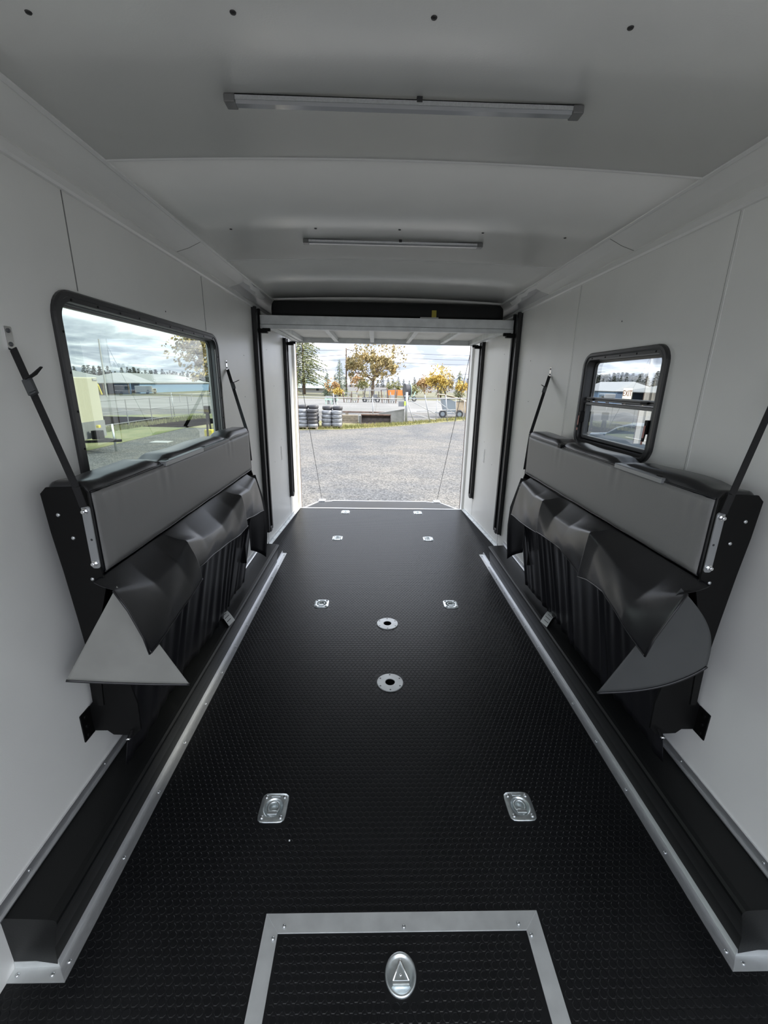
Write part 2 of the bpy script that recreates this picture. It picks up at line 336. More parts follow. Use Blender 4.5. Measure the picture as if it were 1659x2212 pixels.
# wheel boxes with aluminium edging
def wheel_box(s):
    lab = 'low black wheel well box along the left wall under the sofa' if s < 0 else 'low black wheel well box along the right wall under the sofa'
    o = thing('wheel_well_box', lab, 'wheel box', (s * 1.1, 2.5, 0))
    pr = [(1.199, 0.001), (1.199, 0.222), (1.060, 0.214), (1.044, 0.211), (1.036, 0.203), (1.037, 0.190), (1.048, 0.150), (1.062, 0.09), (1.070, 0.001)]
    MB().loops([[(s * (x + (0.0 if y > .95 else .002)), y, z) for x, z in pr] for y in (0.886, 3.97)]).build('box_shell', 'box', o)
    # long floor angle, mitred to the front angle
    a = MB(); ys = (0.848, 4.255)
    a.loops([[(s * 1.073, ys[0] + .04, .0022), (s * 1.073, ys[0] + .04, .030), (s * 1.069, ys[0] + .04, .030), (s * 1.066, ys[0] + .037, .0055), (s * 1.027, ys[0], .0045), (s * 1.027, ys[0], .0022)],
             [(s * 1.073, ys[1], .0022), (s * 1.073, ys[1], .030), (s * 1.069, ys[1], .030), (s * 1.066, ys[1], .0055), (s * 1.027, ys[1], .0045), (s * 1.027, ys[1], .0022)]])
    e = a.build('floor_angle', 'alu', o)
    for k in range(13):
        y = .93 + k * .272 if k else 0.897
        MB().lathe([(.0065, 0), (.006, .0025), (.003, .004)], (s * 1.045, y, .0048), (0, 0, 1), 10).build('screw', 'screw', e, smooth=True)
    f = MB()
    f.loops([[(s * 1.027, .848, .0022), (s * 1.027, .848, .0045), (s * 1.066, .885, .0055), (s * 1.069, .888, .030), (s * 1.073, .888, .030), (s * 1.073, .888, .0022)],
             [(s * 1.199, .848, .0022), (s * 1.199, .848, .0045), (s * 1.199, .882, .0055), (s * 1.199, .884, .030), (s * 1.199, .888, .030), (s * 1.199, .888, .0022)]])
    fa = f.build('front_angle', 'alux', o)
    for x in (1.075, 1.18): MB().lathe([(.0065, 0), (.006, .0025), (.003, .004)], (s * x, .866, .0048), (0, 0, 1), 10).build('screw', 'screw', fa, smooth=True)
    w = MB().loops([[(s * 1.199, y, .222), (s * 1.199, y, .262), (s * 1.194, y, .262), (s * 1.192, y, .232), (s * 1.184, y, .229), (s * 1.184, y, .224)] for y in (.60, 4.0)])
    wt = w.build('wall_angle', 'alu', o)
    for k in range(8): MB().lathe([(.005, 0), (.004, .002), (.002, .003)], (s * 1.193, 1.0 + .4 * k, .246), (-s, 0, 0), 8).build('screw', 'screw', wt, smooth=True)
    return o
wheel_box(-1); wheel_box(1)
# rear base trims rising on a rubber kick strip
for s, nm in ((-1, 'trim_3'), (1, 'trim_4')):
    y0, y1, h = 4.2, 5.962, .125
    a = MB().loops([[(s * 1.2, y0, h + .03), (s * 1.196, y0, h + .03), (s * 1.194, y0, h + .004), (s * 1.165, y0, h + .002), (s * 1.165, y0, h - .002), (s * 1.2, y0, h - .002)],
                    [(s * 1.2, y1, .036), (s * 1.196, y1, .036), (s * 1.194, y1, .008), (s * 1.167, y1, .006), (s * 1.167, y1, .003), (s * 1.2, y1, .003)]])
    t = struct(a.build(nm, 'alux'))
    MB().loops([[(s * 1.199, y0, .001), (s * 1.199, y0, h - .003), (s * 1.168, y0, h - .003), (s * 1.168, y0, .001)], [(s * 1.199, y1, .001), (s * 1.199, y1, .003), (s * 1.169, y1, .003), (s * 1.169, y1, .001)]]).build('kick_strip', 'rubber', t)
    for k in range(6):
        y = 4.35 + .3 * k; z = h * (1 - (y - y0) / (y1 - y0)) + .006
        for dx_ in (.008, .022): MB().lathe([(.004, 0), (.003, .002)], (s * (1.168 + dx_), y + dx_, z), (0, 0, 1), 8).build('screw', 'winframe2', t)

# ------------------------------------------------------------------ windows
def wpts(side, pts, x): return [(side * x, a, b) for a, b in pts]
def win_frame(side, R, prof, rad, m, name, parent, n=8):
    """sweep (inset, |x|) profile round a rounded rectangle"""
    y0, y1, z0, z1 = R
    lps = [wpts(side, rrect(y0 + i, y1 - i, z0 + i, z1 - i, max(.012, rad - i), n), x) for i, x in prof]
    return MB().loops(lps, False, False).build(name, m, parent, smooth=False)
def window_left():
    y0, y1, z0, z1 = WINL
    R = (y0 - .012, y1 + .012, z0 - .012, z1 + .012)
    w = win_frame(-1, R, [(0, 1.2), (0, 1.190), (.006, 1.184), (.020, 1.184), (.023, 1.188), (.038, 1.188), (.040, 1.196), (.042, 1.225), (.052, 1.228), (.052, 1.245), (.020, 1.25)], .10, 'winframe', 'window_1', None)
    struct(w)
    win_frame(-1, R, [(.0415, 1.205), (.0425, 1.203), (.046, 1.207), (.046, 1.226)], .10, 'winframe2', 'inner_bead', w)
    g = MB().add(wpts(-1, rrect(y0 + .035, y1 - .035, z0 + .035, z1 - .035, .06), 1.236), [tuple(range(28))]); g.build('pane', 'glassL', w)
    def sc(y, z): MB().lathe([(.0045, 0), (.004, .002)], (-1.188, y, z), (1, 0, 0), 8).build('screw', 'blackmetal', w)
    for k in range(10): sc(y0 + .09 + k * (y1 - y0 - .18) / 9, z1 + .012 - .0305)
    for k in range(5): sc(y0 - .012 + .0305, z1 - .13 - k * .135); sc(y1 + .012 - .0305, z1 - .13 - k * .135)
window_left()
def window_right():
    y0, y1, z0, z1 = WINR
    R = (y0 - .012, y1 + .012, z0 - .012, z1 + .012)
    w = win_frame(1, R, [(0, 1.2), (0, 1.188), (.006, 1.181), (.018, 1.181), (.022, 1.187), (.040, 1.187), (.042, 1.20), (.044, 1.232), (.056, 1.234), (.056, 1.25), (.02, 1.252)], .085, 'winframe', 'window_2', None)
    struct(w)
    win_frame(1, R, [(.019, 1.1805), (.022, 1.1795), (.025, 1.184)], .085, 'winframe2', 'outer_bead', w)
    zm = 1.672
    a0, a1 = y0 + .04, y1 - .04
    # meeting rails
    mr = MB().box(1.205, 1.238, a0, a1, zm - .006, zm + .016).build('meeting_rail', 'winframe2', w, bevel=.002)
    MB().box(1.203, 1.206, a0 + .005, a1 - .005, zm + .003, zm + .007).build('groove', 'blackmetal', mr)
    for y in (y0 + .12, y1 - .12): MB().box(1.194, 1.207, y - .028, y + .028, zm - .002, zm + .010).build('clip', 'blackmetal', mr, bevel=.002)
    # lower sash that lifts
    lp = [wpts(1, rrect(a0 + .004 + i, a1 - .004 - i, z0 + .034 + i, zm - .012 - i, max(.02 - i, .006)), x) for i, x in ((0, 1.232), (0, 1.207), (.003, 1.204), (.016, 1.204), (.019, 1.208), (.019, 1.232))]
    s_ = MB().loops(lp, False, False).build('lower_sash', 'winframe2', w)
    MB().add(wpts(1, rrect(a0 + .018, a1 - .018, z0 + .048, zm - .026, .012), 1.22), [tuple(range(28))]).build('lower_pane', 'glassD', s_)
    MB().add(wpts(1, rrect(a0, a1, zm + .012, z1 - .03, .05), 1.236), [tuple(range(28))]).build('upper_pane', 'glassR', w)
    for y in (a0 + .006, a1 - .006):
        lt = MB().box(1.178, 1.206, y - .012, y + .012, 1.535, 1.60)
        lt.bar((1.186, y, 1.60), (1.176, y, 1.50), .016, .008).build('latch', 'blackmetal', w, bevel=.002)
        MB().add([(1.1755, y - .006, 1.575), (1.1755, y + .006, 1.575), (1.1735, y + .007, 1.485), (1.1735, y - .007, 1.485)], [(0, 1, 2, 3)]).build('red_tag', 'redtag', w, solid=.001)
    for k in range(5): MB().lathe([(.0045, 0), (.004, .002)], (1.187, y0 + .085 + k * (y1 - y0 - .17) / 4, z1 + .012 - .032), (-1, 0, 0), 8).build('screw', 'blackmetal', w)
    return w
w2 = window_right()
def text(body, size, m, name, parent, loc, rot, ext=.0004):
    cu = bpy.data.curves.new(name, 'FONT'); cu.body = body; cu.size = size; cu.extrude = ext; cu.align_x = 'CENTER'; cu.align_y = 'CENTER'
    tmp = bpy.data.objects.new(name, cu); COL.objects.link(tmp)
    me = bpy.data.meshes.new_from_object(tmp.evaluated_get(bpy.context.evaluated_depsgraph_get())); bpy.data.objects.remove(tmp)
    me.materials.clear(); me.materials.append(M[m])
    o = bpy.data.objects.new(name, me); COL.objects.link(o)
    mw = Matrix.Translation(loc) @ rot
    o.parent = parent
    o.matrix_basis = mw
    if parent is not None and parent.type == 'EMPTY': o.matrix_parent_inverse = Matrix.Translation(-Vector(parent.location))
    return o
FACE_L = Matrix(((0, 0, -1, 0), (-1, 0, 0, 0), (0, 1, 0, 0), (0, 0, 0, 1)))   # text on the right wall, read from inside
ex = MB().add([(1.2335, 2.297, 1.690), (1.2335, 2.383, 1.690), (1.2335, 2.383, 1.745), (1.2335, 2.297, 1.745)], [(0, 1, 2, 3)]).build('exit_sticker', 'exitwhite')
tag(ex, 'small cream EXIT sticker with red letters on the right window', 'sticker')
text('EXIT', .042, 'exitred', 'exit_lettering', ex, (1.2331, 2.34, 1.717), FACE_L)
# ------------------------------------------------------------------ ceiling lamps
def ceiling_lamp(yc, x0, x1, lab):
    o = thing('strip_lamp', lab, 'lamp', ((x0 + x1) / 2, yc, 2.46), 'strip lamps under the ceiling')
    z1 = dome(.5) - .003; z0 = z1 - .016
    pr = [(-.016, z1), (-.016, z1 - .007), (-.010, z0), (.010, z0), (.016, z1 - .007), (.016, z1)]
    MB().loops([[(x, yc + a, z) for a, z in pr] for x in (x0 + .03, x1 - .03)]).build('lens', 'lens', o)
    MB().box(x0 + .03, x1 - .03, yc - .018, yc - .0165, z0 + .006, z1 + .002).box(x0 + .03, x1 - .03, yc + .0165, yc + .018, z0 + .006, z1 + .002).box(x0 + .03, x1 - .03, yc - .018, yc + .018, z1, z1 + .002).build('housing', 'alu', o)
    for a, b_ in ((x0, x0 + .03), (x1 - .03, x1)): MB().box(a, b_, yc - .019, yc + .019, z0 - .001, z1 + .003).build('end_cap', 'lampgrey', o, bevel=.003)
    MB().box((x0 + x1) / 2 + .03, (x0 + x1) / 2 + .045, yc - .020, yc + .016, z1 - .004, dome(0) - .0005).build('bracket', 'winframe', o)
ceiling_lamp(1.437, -.523, .450, 'clear strip lamp, unlit, nearest of the two across the ceiling')
ceiling_lamp(2.634, -.503, .464, 'thin clear strip lamp, unlit, the farther one on the ceiling nearer the raised bed')

# ------------------------------------------------------------------ floor fittings
def tie_down(x, y, lab):
    o = thing('tie_down_ring', lab, 'tie-down', (x, y, 0), 'recessed tie-down rings in the floor')
    n = 32
    out = []
    for k in range(n):
        t = 2 * math.pi * k / n; c, s_ = math.cos(t), math.sin(t); q = (abs(c / .058) ** 6 + abs(s_ / .066) ** 6) ** (-1 / 6); out.append((c * q, s_ * q))
    def L_(sc, z): return [(x + a * sc, y + b * sc, z) for a, b in out]
    def C_(r, z, ys=1.0): return [(x + r * math.cos(2 * math.pi * k / n), y - .002 + r * ys * math.sin(2 * math.pi * k / n), z) for k in range(n)]
    MB().loops([L_(1, .0005), L_(1, .004), L_(.97, .0055), L_(.80, .0058), C_(.043, .0075, 1.05), C_(.040, .006, 1.05), C_(.036, -.004, 1.05), C_(.026, -.009, 1.05)], False, True).build('plate', 'galv', o, smooth=True)
    ring = MB().torus((x, y + .001, .003), (0, -.1, 1), .024, .0048, 22, 8, math.radians(-55), math.radians(235), ref=(1, 0, 0))
    ring.bar((x - .0155, y - .0215, .005), (x + .0155, y - .0215, .005), .009, .009).build('ring', 'galv', o, smooth=True)
    MB().box(x - .021, x + .021, y - .036, y - .020, .006, .0125).build('hinge_bar', 'galv', o, bevel=.004)
    MB().box(x - .020, x + .020, y + .046, y + .055, .0055, .0095).build('upper_lip', 'galv', o, bevel=.002)
    for a in (-1, 1):
        for b_ in (-1, 1): MB().lathe([(.0085, 0), (.008, .004), (.005, .0065), (.001, .0075)], (x + a * .039, y + b_ * .046, .005), (0, 0, 1), 12).build('rivet', 'screw', o, smooth=True)
nm = ['nearest the hatch', 'just beyond the round floor sockets', 'third from the hatch', 'close to the rear door sill']
for i, (x, y) in enumerate(RINGS):
    tie_down(x, y, 'steel D-ring plate in the %s half of the floor, %s' % ('left' if x < 0 else 'right', nm[i // 2]))
def socket(x, y, lab):
    o = thing('floor_socket', lab, 'floor socket', (x, y, 0), 'round table leg sockets in the floor')
    n = 40
    C_ = lambda r, z: [(x + r * math.cos(2 * math.pi * k / n), y + r * math.sin(2 * math.pi * k / n), z) for k in range(n)]
    MB().loops([C_(.081, .0005), C_(.081, .004), C_(.078, .0065), C_(.031, .0070), C_(.029, .006), C_(.029, .0)], False, False).build('flange', 'alux', o)
    MB().loops([C_(.029, .004), C_(.028, -.046), C_(.0, -.046)], False, False).build('sleeve', 'blackmetal', o)
    for k in range(6):
        t = math.radians(90 + 60 * k); MB().lathe([(.0055, 0), (.005, .0006)], (x + .068 * math.cos(t), y + .068 * math.sin(t), .0067), (0, 0, 1), 10).build('screw', 'winframe2', o)
socket(*DISCS[0], 'round aluminium flange socket in the middle of the floor, the nearer one'); socket(*DISCS[1], 'smaller-looking round aluminium socket, farther up the floor near the second D-ring pair')

# hatch
hx0, hx1, hy1 = -.463, .468, 1.016
h = thing('floor_hatch', 'black studded floor hatch with aluminium edging in the foreground', 'hatch', (0, .7, 0))
i0, i1, iy = -.413, .414, .960
lid = MB()
for c in cells(i0, i1, .22, iy, []): lid.box(c[0], c[1], c[2], c[3], .0012, .003)
lidh = lid.build('lid', 'rubber', h)
hs = studs(i0 + .004, i1 - .004, .45, iy, [(-.066, .039, .795, .908)], .003); hs.build('raised_studs', 'stud', lidh, kind='stuff')
def frame_piece(pts): return MB().loops([[(x, y, .001) for x, y in pts], [(x, y, .0055) for x, y in pts]]).build('frame_strip', 'alux', h, bevel=.0008)
for pts, sc in ((((hx0, hy1), (hx1, hy1), (i1, iy), (i0, iy)), ((-.395, .978), (.004, .972), (.392, .976))), (((hx0, hy1), (i0, iy), (i0, .24), (hx0, .24)), ((-.425, .945), (-.43, .55))), (((hx1, hy1), (hx1, .24), (i1, .24), (i1, iy)), ((.425, .945), (.432, .55)))):
    f = frame_piece(list(pts)[::-1])
    for a, b_ in sc: MB().lathe([(.0062, 0), (.006, .004), (.004, .0065), (.001, .0072)], (a, b_, .0055), (0, 0, 1), 10).build('screw', 'screw', f, smooth=True)
hd = MB()
E_ = lambda k, z: [(-.0135 + .0475 * k * math.cos(2 * math.pi * q / 36), .853 + .054 * k * math.sin(2 * math.pi * q / 36), z) for q in range(36)]
hd.loops([E_(1.02, .003), E_(1.02, .007), E_(.97, .0105), E_(.88, .0105), E_(.82, .007), E_(.76, .0040), E_(.4, .0036)], False, True)
pull = hd.build('pull_handle', 'galv', h, smooth=True)
tri = MB(); T = [(-.0135, .886), (-.038, .836), (.011, .836)]
tri.tube([(*T[1], .0085), (T[0][0] - .003, T[0][1] - .004, .0085), (T[0][0], T[0][1], .0085), (T[0][0] + .003, T[0][1] - .004, .0085), (*T[2], .0085)], .0032, 8)
tri.build('bail', 'chrome', pull, smooth=True)
MB().box(-.040, .013, .826, .838, .002, .0115).build('hinge_bar', 'galv', pull, bevel=.003)
MB().lathe([(.005, 0), (.004, .004), (.001, .005)], (-.0135, .852, .0038), (0, 0, 1), 10).build('rivet', 'chrome', pull, smooth=True)
MB().lathe([(.0035, 0), (.003, .003), (.001, .004)], (-.432, 1.262, .002), (0, 0, 1), 6).build('white_crumb', 'paper')
tag(bpy.data.objects['white_crumb'], 'tiny white crumb on the black floor before the near left D-ring', 'crumb')

# ------------------------------------------------------------------ fold-up sofas
def smooth(t): t = min(1, max(0, t)); return t * t * (3 - 2 * t)
def interp(tab, y):
    if y <= tab[0][0]: return tab[0][1:]
    for a, b in zip(tab, tab[1:]):
        if a[0] <= y <= b[0]:
            if b[0] - a[0] < 1e-9: return b[1:]
            t = (y - a[0]) / (b[0] - a[0]); return tuple(p + (q - p) * t for p, q in zip(a[1:], b[1:]))
    return tab[-1][1:]
def sofa(s, label, skirt, pinches, bars, flap, far, seed):
    rd = random.Random(seed)
    o = thing('folding_sofa', label, 'sofa', (s * 1.1, 2.2, .43), 'fold-up sofas on the side walls')
    P = lambda u, y, z: (s * (1.2 - u), y, z)
    Y0, Y1 = 1.305, 3.06
    ph = [rd.uniform(0, 6) for _ in range(8)]
    # padded back slab
    mb = MB(); lps = []
    ys = [Y0, Y0 + .004, Y0 + .012, Y0 + .03] + [Y0 + .06 + (Y1 - Y0 - .12) * k / 44 for k in range(45)] + [Y1 - .03, Y1 - .012, Y1 - .004, Y1]
    for i, y in enumerate(ys):
        e = min(y - Y0, Y1 - y); ins = .016 * (1 - math.sqrt(max(0, 1 - (1 - min(1, e / .02)) ** 2))) if e < .02 else 0
        dip = sum(d * math.exp(-((y - c) / wd_) ** 2) for c, d, wd_ in pinches)
        l = []
        for u, z in rrect(.075 + ins, .2065 - ins, 1.125 + ins, 1.432 - ins, .026, 5):
            if z > 1.36: z += (-dip + .006 * math.sin(y * 9 + ph[0]) * math.sin(y * 4.1 + ph[1]) + .012 * (1 - ((u - .14) / .066) ** 2)) * smooth((z - 1.36) / .05)
            l.append(P(u, y, z))
        lps.append(l)
    mb.loops(lps).build('back_cushion', 'vinyl', o, smooth=True)
    # stretched panel on its face: same vinyl, sheen painted in as lighter grey
    def fp(a, b):
        y = Y0 + .012 + (Y1 - Y0 - .024) * a; z = 1.142 + .262 * b
        ed = min(a * 1.7, (1 - a) * 1.7, b * .262, (1 - b) * .262)
        d = .0045 * smooth(ed / .03)
        cr = math.exp(-((y - 1.36) / .05) ** 2) * smooth((b - .55) / .4) * .004 * math.sin(y * 95 + b * 5)
        cr += sum(.0022 * math.exp(-((y - c) / .07) ** 2) * smooth((b - .4) / .6) * math.sin((y - c) * 85 + ph[2]) for c, d_, w_ in pinches)
        cr += .003 * math.exp(-((y - 1.345) / .025) ** 2) * smooth((.4 - b) / .4)
        return P(.2072 + d + max(cr, -.002), y, z)
    MB().grid(fp, 110, 14).build('front_panel', 'vinylsheen', o, smooth=True, solid=.002, soff=-1)
    for z, u in ((1.408, .2055), (1.139, .2055)):
        MB().tube([P(u + .001, Y0 + .01 + (Y1 - Y0 - .02) * k / 30, z + .001 * math.sin(k * 1.3)) for k in range(31)], .0035, 6).build('piping', 'vinyl', o, smooth=True)
    # black steel side arm near the photographer, bolts, and clamp plate
    arm = [(.065, 1.405), (.085, 1.425), (.195, 1.428), (.207, 1.41), (.207, 1.13), (.215, 1.10), (.19, 1.02), (.16, .93), (.14, .80), (.125, .62), (.105, .62), (.11, .80), (.098, .98), (.085, 1.15), (.072, 1.28)]
    ar = MB().prism(arm, lambda u, z, d: P(u, 1.297 + d, z), 0, .007).build('side_arm', 'blackmetal', o)
    for u, z in ((.108, 1.338), (.140, 1.262), (.175, 1.12)): MB().lathe([(.007, 0), (.0065, .004), (.003, .006)], P(u, 1.297, z), (0, -1, 0), 10).build('bolt', 'screw', ar, smooth=True)
    arf = MB().prism([(u, z) for u, z in arm if z > .9], lambda u, z, d: P(u, 3.058 + d, z), 0, .01).build('side_arm', 'blackmetal', o)
    cp = MB().prism(rrect(.191, .2165, 1.165, 1.372, .008, 3), lambda u, z, d: P(u + .006 * math.sin((z - 1.165) / .207 * math.pi), 1.2805 + d, z), 0, .004).build('clamp_plate', 'barsteel', o)
    for z in (1.356, 1.183): MB().lathe([(.011, 0), (.010, .005), (.006, .008), (.006, .014), (.004, .015)], P(.203, 1.2805, z), (0, -1, 0), 8).build('bolt', 'chrome', cp)
    MB().lathe([(.004, 0), (.003, .001)], P(.206, 1.2803, 1.262), (0, -1, 0), 8).build('hole', 'darkscrew', cp)
    # folded seat inside
    seat = MB(); lps = []
    for y in (1.34, 1.37, 2.2, 2.98, 3.01):
        k = .02 if y in (1.34, 3.01) else 0
        lps.append([P(u, y, z) for u, z in rrect(.07 + k, .15 - k, .76 + k, 1.115 - k, .018, 3)])
    seat.loops(lps).build('folded_seat', 'vinyl', o, smooth=True)
    # gathered black fabric down to the wheel box
    tb = []; y = 1.40
    while y < 3.10:
        w_ = rd.uniform(.04, .13); tb.append((y, rd.uniform(.15, 1.1), w_)); y += w_
    def gf(a, b):
        y = 1.40 + 1.67 * a; k = 0
        for c, am, w_ in tb:
            if c <= y < c + w_: k = am * math.sin(math.pi * (y - c) / w_) ** 2
        u = .245 - .165 * b ** .9 + .016 * k * (.35 + .65 * b) + .012 * math.sin(y * 7 + ph[3]) * b
        return P(max(u, .02 + .012 * k), y + .006 * math.sin(b * 5 + y * 30), 1.04 - .80 * b)
    MB().grid(gf, 260, 16).build('gathered_skirt_fabric', 'satin', o, smooth=True, solid=.0015, soff=0)
    # draped vinyl valance
    ya, yb = skirt['y']
    for part in skirt['parts']:
        tab = part
        def sk_(a, b, tab=tab):
            y = tab[0][0] + (tab[-1][0] - tab[0][0]) * a
            u1, z1, u2, z2 = interp(tab, y)
            u0, z0 = .200, 1.128
            if b < .3:
                t = b / .3; u = u0 + (u1 - u0) * t; z = z0 + (z1 - z0) * t - .006 * math.sin(math.pi * t)
            else:
                t = (b - .3) / .7; u = u1 + (u2 - u1) * t + .022 * math.sin(math.pi * t) * part_b; z = z1 + (z2 - z1) * t
            k = smooth((b - .2) / .5)
            u += .004 * k * math.sin(y * 11 + ph[4]) * math.sin(b * 4 + ph[5]) + .0015 * k * math.sin(y * 27 + b * 9 + ph[6])
            return P(u, y + .004 * math.sin(b * 7 + y * 20), z)
        part_b = .35
        v = MB().grid(sk_, 60, 22).build('valance', 'vinyl', o, smooth=True, solid=.002, soff=0, sub=1)
        MB().tube([sk_(k / 40, 1.0) for k in range(41)], .0032, 6).build('hem_piping', 'vinyl', v, smooth=True)
    MB().tube([P(*q) for q in skirt['edge']], .004, 6).build('edge_piping', 'vinyl', o, smooth=True)
    # near end flap: the lighter back of the vinyl, seen from the photographer
    T, BL, BR = flap['t'], flap['bl'], flap['br']
    def ef(a, b):
        lu = T[0] + (BL[0] - T[0]) * b; lz = T[1] + (BL[1] - T[1]) * b
        ru = T[0] + (BR[0] - T[0]) * b; rz = T[1] + (BR[1] - T[1]) * b
        lu += flap['bulge'] * math.sin(math.pi * b)
        t = a
        u = lu + (ru - lu) * t; z = lz + (rz - lz) * t - flap['sag'] * math.sin(math.pi * t ** flap['skew']) * b ** 2
        yy = 1.285 - .020 * b * (1 - t) + .075 * t * b - .006 * math.sin(t * 6 + 1) * b * (1 - b) * 2
        return P(u, yy, z)
    fl = MB().grid(ef, 30, 24).build('end_flap', flap['mat'], o, smooth=True, solid=.002, soff=0, label='grey matt backing of the vinyl, hanging as a pointed flap')
    MB().tube([ef(k / 30, 1.0) for k in range(31)], .0055, 6).build('flap_piping', 'vinyl', fl, smooth=True)
    # far end flap
    def ff(a, b):
        prof = [(.235, 1.10), (.292, .88), (.297, .74), (.29, .62), (.272, .46)]
        t = b * 4; i = min(3, int(t)); q = t - i
        u = prof[i][0] + (prof[i + 1][0] - prof[i][0]) * q; z = prof[i][1] + (prof[i + 1][1] - prof[i][1]) * q
        ui = .17; low = .07 * (1 - a) * smooth((b - .5) / .5)
        return P(ui + (u - ui) * a, 3.02 + .035 * a + .02 * math.sin(a * 3) * b, z + low)
    MB().grid(ff, 12, 16).build('far_end_flap', 'vinyl', o, smooth=True, solid=.002, soff=0)
    # lower hinge bracket bolted to the wall
    br = [(.0, .425), (.055, .425), (.075, .405), (.16, .40), (.185, .43), (.19, .55), (.165, .70), (.12, .80), (.03, .80), (.02, .56), (.0, .535)]
    bk = MB().prism(br, lambda u, z, d: P(u, 1.385 + d, z), 0, .008).build('hinge_bracket', 'blackmetal', o, bevel=.002)
    MB().box(s * 1.2, s * 1.194, 1.33, 1.39, .42, .54).build('wall_flange', 'blackmetal', bk, bevel=.003)
    for z in (.44, .48, .52): MB().lathe([(.008, 0), (.008, .005), (.004, .006)], P(.006, 1.352, z), (s * -1, 0, 0), 6).build('bolt', 'blackmetal', bk)
    MB().lathe([(.006, 0), (.006, .03), (.009, .03), (.009, .037)], P(.150, 1.385, .425), (0, -1, -.4), 8).build('pivot_bolt', 'chrome', bk, smooth=True)
    MB().box(s * 1.2, s * 1.05, 2.96, 2.968, .45, .80).build('hinge_bracket', 'blackmetal', o)
    for u in (.03, .07): MB().bar(P(u, 1.40, .50), P(u, 2.95, .50), .03, .03).build('rear_tube', 'blackmetal', o)
    # steel bars on the slab's top front edge
    for y0_, y1_, hh, m_ in bars:
        b_ = MB().box(s * (1.2 - .19), s * (1.2 - .222), y0_, y1_, 1.400, 1.400 + hh)
        b_.box(s * (1.2 - .19), s * (1.2 - .222), y0_, y1_, 1.400 + hh, 1.403 + hh)
        q = b_.build('leg_bar', m_, o, bevel=.002)
        MB().box(s * (1.2 - .165), s * (1.2 - .212), y0_ + .02, y0_ + .05, 1.388 + hh, 1.406 + hh).build('pivot', 'blackmetal', q, bevel=.003)
    return o
sofa(-1, 'black folded-up sofa on the left wall, its grey end flap bright and triangular', dict(y=(1.26, 2.98), parts=[
        [(1.255, .262, 1.100, .345, .868), (1.45, .285, 1.035, .352, .885), (1.62, .292, 1.045, .348, .905), (1.725, .300, 1.098, .345, .918)],
        [(1.715, .288, 1.096, .315, .955), (1.90, .290, 1.04, .318, .945), (2.15, .292, 1.020, .318, .918), (2.35, .295, 1.055, .320, .90), (2.485, .303, 1.098, .325, .905)],
        [(2.475, .290, 1.096, .300, .935), (2.70, .285, 1.08, .305, .90), (2.95, .262, 1.10, .300, .865)]],
        edge=[(.262, 1.253, 1.10), (.30, 1.25, 1.03), (.335, 1.25, .93), (.345, 1.253, .866)]),
     [(1.79, .022, .05), (2.62, .018, .05), (1.40, .006, .05)], [(1.79, 2.20, .018, 'barsteel'), (2.20, 2.60, .014, 'winframe2')],
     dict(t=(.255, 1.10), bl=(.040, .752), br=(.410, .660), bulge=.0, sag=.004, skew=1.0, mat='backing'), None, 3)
sofa(1, 'black folded-up sofa on the right wall below the small window, with a dark rounded flap', dict(y=(1.26, 2.98), parts=[
        [(1.255, .275, 1.100, .372, .862), (1.42, .300, 1.02, .372, .90), (1.60, .300, 1.04, .345, .925), (1.78, .295, 1.08, .330, .90), (1.86, .305, 1.105, .330, .875)],
        [(1.855, .300, 1.104, .322, .885), (2.1, .285, 1.05, .322, .925), (2.3, .285, 1.045, .322, .915), (2.44, .308, 1.10, .322, .90)],
        [(2.435, .300, 1.10, .320, .895), (2.62, .285, 1.08, .322, .875), (2.95, .262, 1.10, .312, .855)]],
        edge=[(.275, 1.253, 1.10), (.31, 1.25, 1.03), (.355, 1.25, .93), (.372, 1.253, .860)]),
     [(1.90, .020, .05), (2.52, .022, .05), (1.37, .008, .05)], [(1.57, 1.90, .018, 'barsteel'), (2.49, 2.53, .018, 'blackmetal')],
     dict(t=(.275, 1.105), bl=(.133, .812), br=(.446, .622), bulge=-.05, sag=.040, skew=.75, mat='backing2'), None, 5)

# ------------------------------------------------------------------ sofa straps
def strap(s, pts, buckle, tail, label, wdt=.022):
    o = thing('sofa_strap', label, 'strap', (s * 1.195, pts[0][1], pts[0][2]), 'webbing straps holding up the sofas')
    P = lambda u, y, z: Vector((s * (1.2 - u), y, z))
    u0, y0, z0 = pts[0]
    pl = MB().prism(rrect(y0 - .014, y0 + .014, z0 - .005, z0 + .062, .004, 3), lambda a, b, d: P(d, a, b), .001, .005).build('anchor_plate', 'chrome', o)
    for z in (z0 + .012, z0 + .05): MB().lathe([(.007, 0), (.006, .003), (.003, .004)], P(.005, y0, z), (-s, 0, 0), 10).build('bolt', 'winframe2', pl)
    r = MB()
    for a, b in zip(pts, pts[1:]): r.bar(P(*a), P(*b), wdt, .003, up=(0, -1, .1))
    r.build('webbing', 'webbing', o)
    i, t = buckle; a, b = P(*pts[i]), P(*pts[i + 1]); c = a.lerp(b, t); d = (b - a).normalized(); off = Vector((-s * .006, -.008, 0))
    bk = MB().bar(c + off - d * .028, c + off + d * .022, .026, .014, up=(0, -1, .1)); bk.bar(c + off * 2 - d * .02, c + off * 2.2 + d * .012, .022, .006, up=(0, -1, .1))
    bk.build('cam_buckle', 'winframe2', o, bevel=.002)
    e = MB(); q0 = c + off * 1.5 - d * .028
    q1 = q0 + Vector((-s * tail[0] * .5, tail[1] * .5, tail[2] * .4)); q2 = q0 + Vector((-s * tail[0], tail[1], tail[2]))
    e.bar(q0, q1, wdt * .9, .003, up=(0, 0, 1)); e.bar(q1, q2, wdt * .9, .003, up=(0, 0, 1), w1=wdt * .4); e.build('strap_tail', 'webbing', o)
    return o
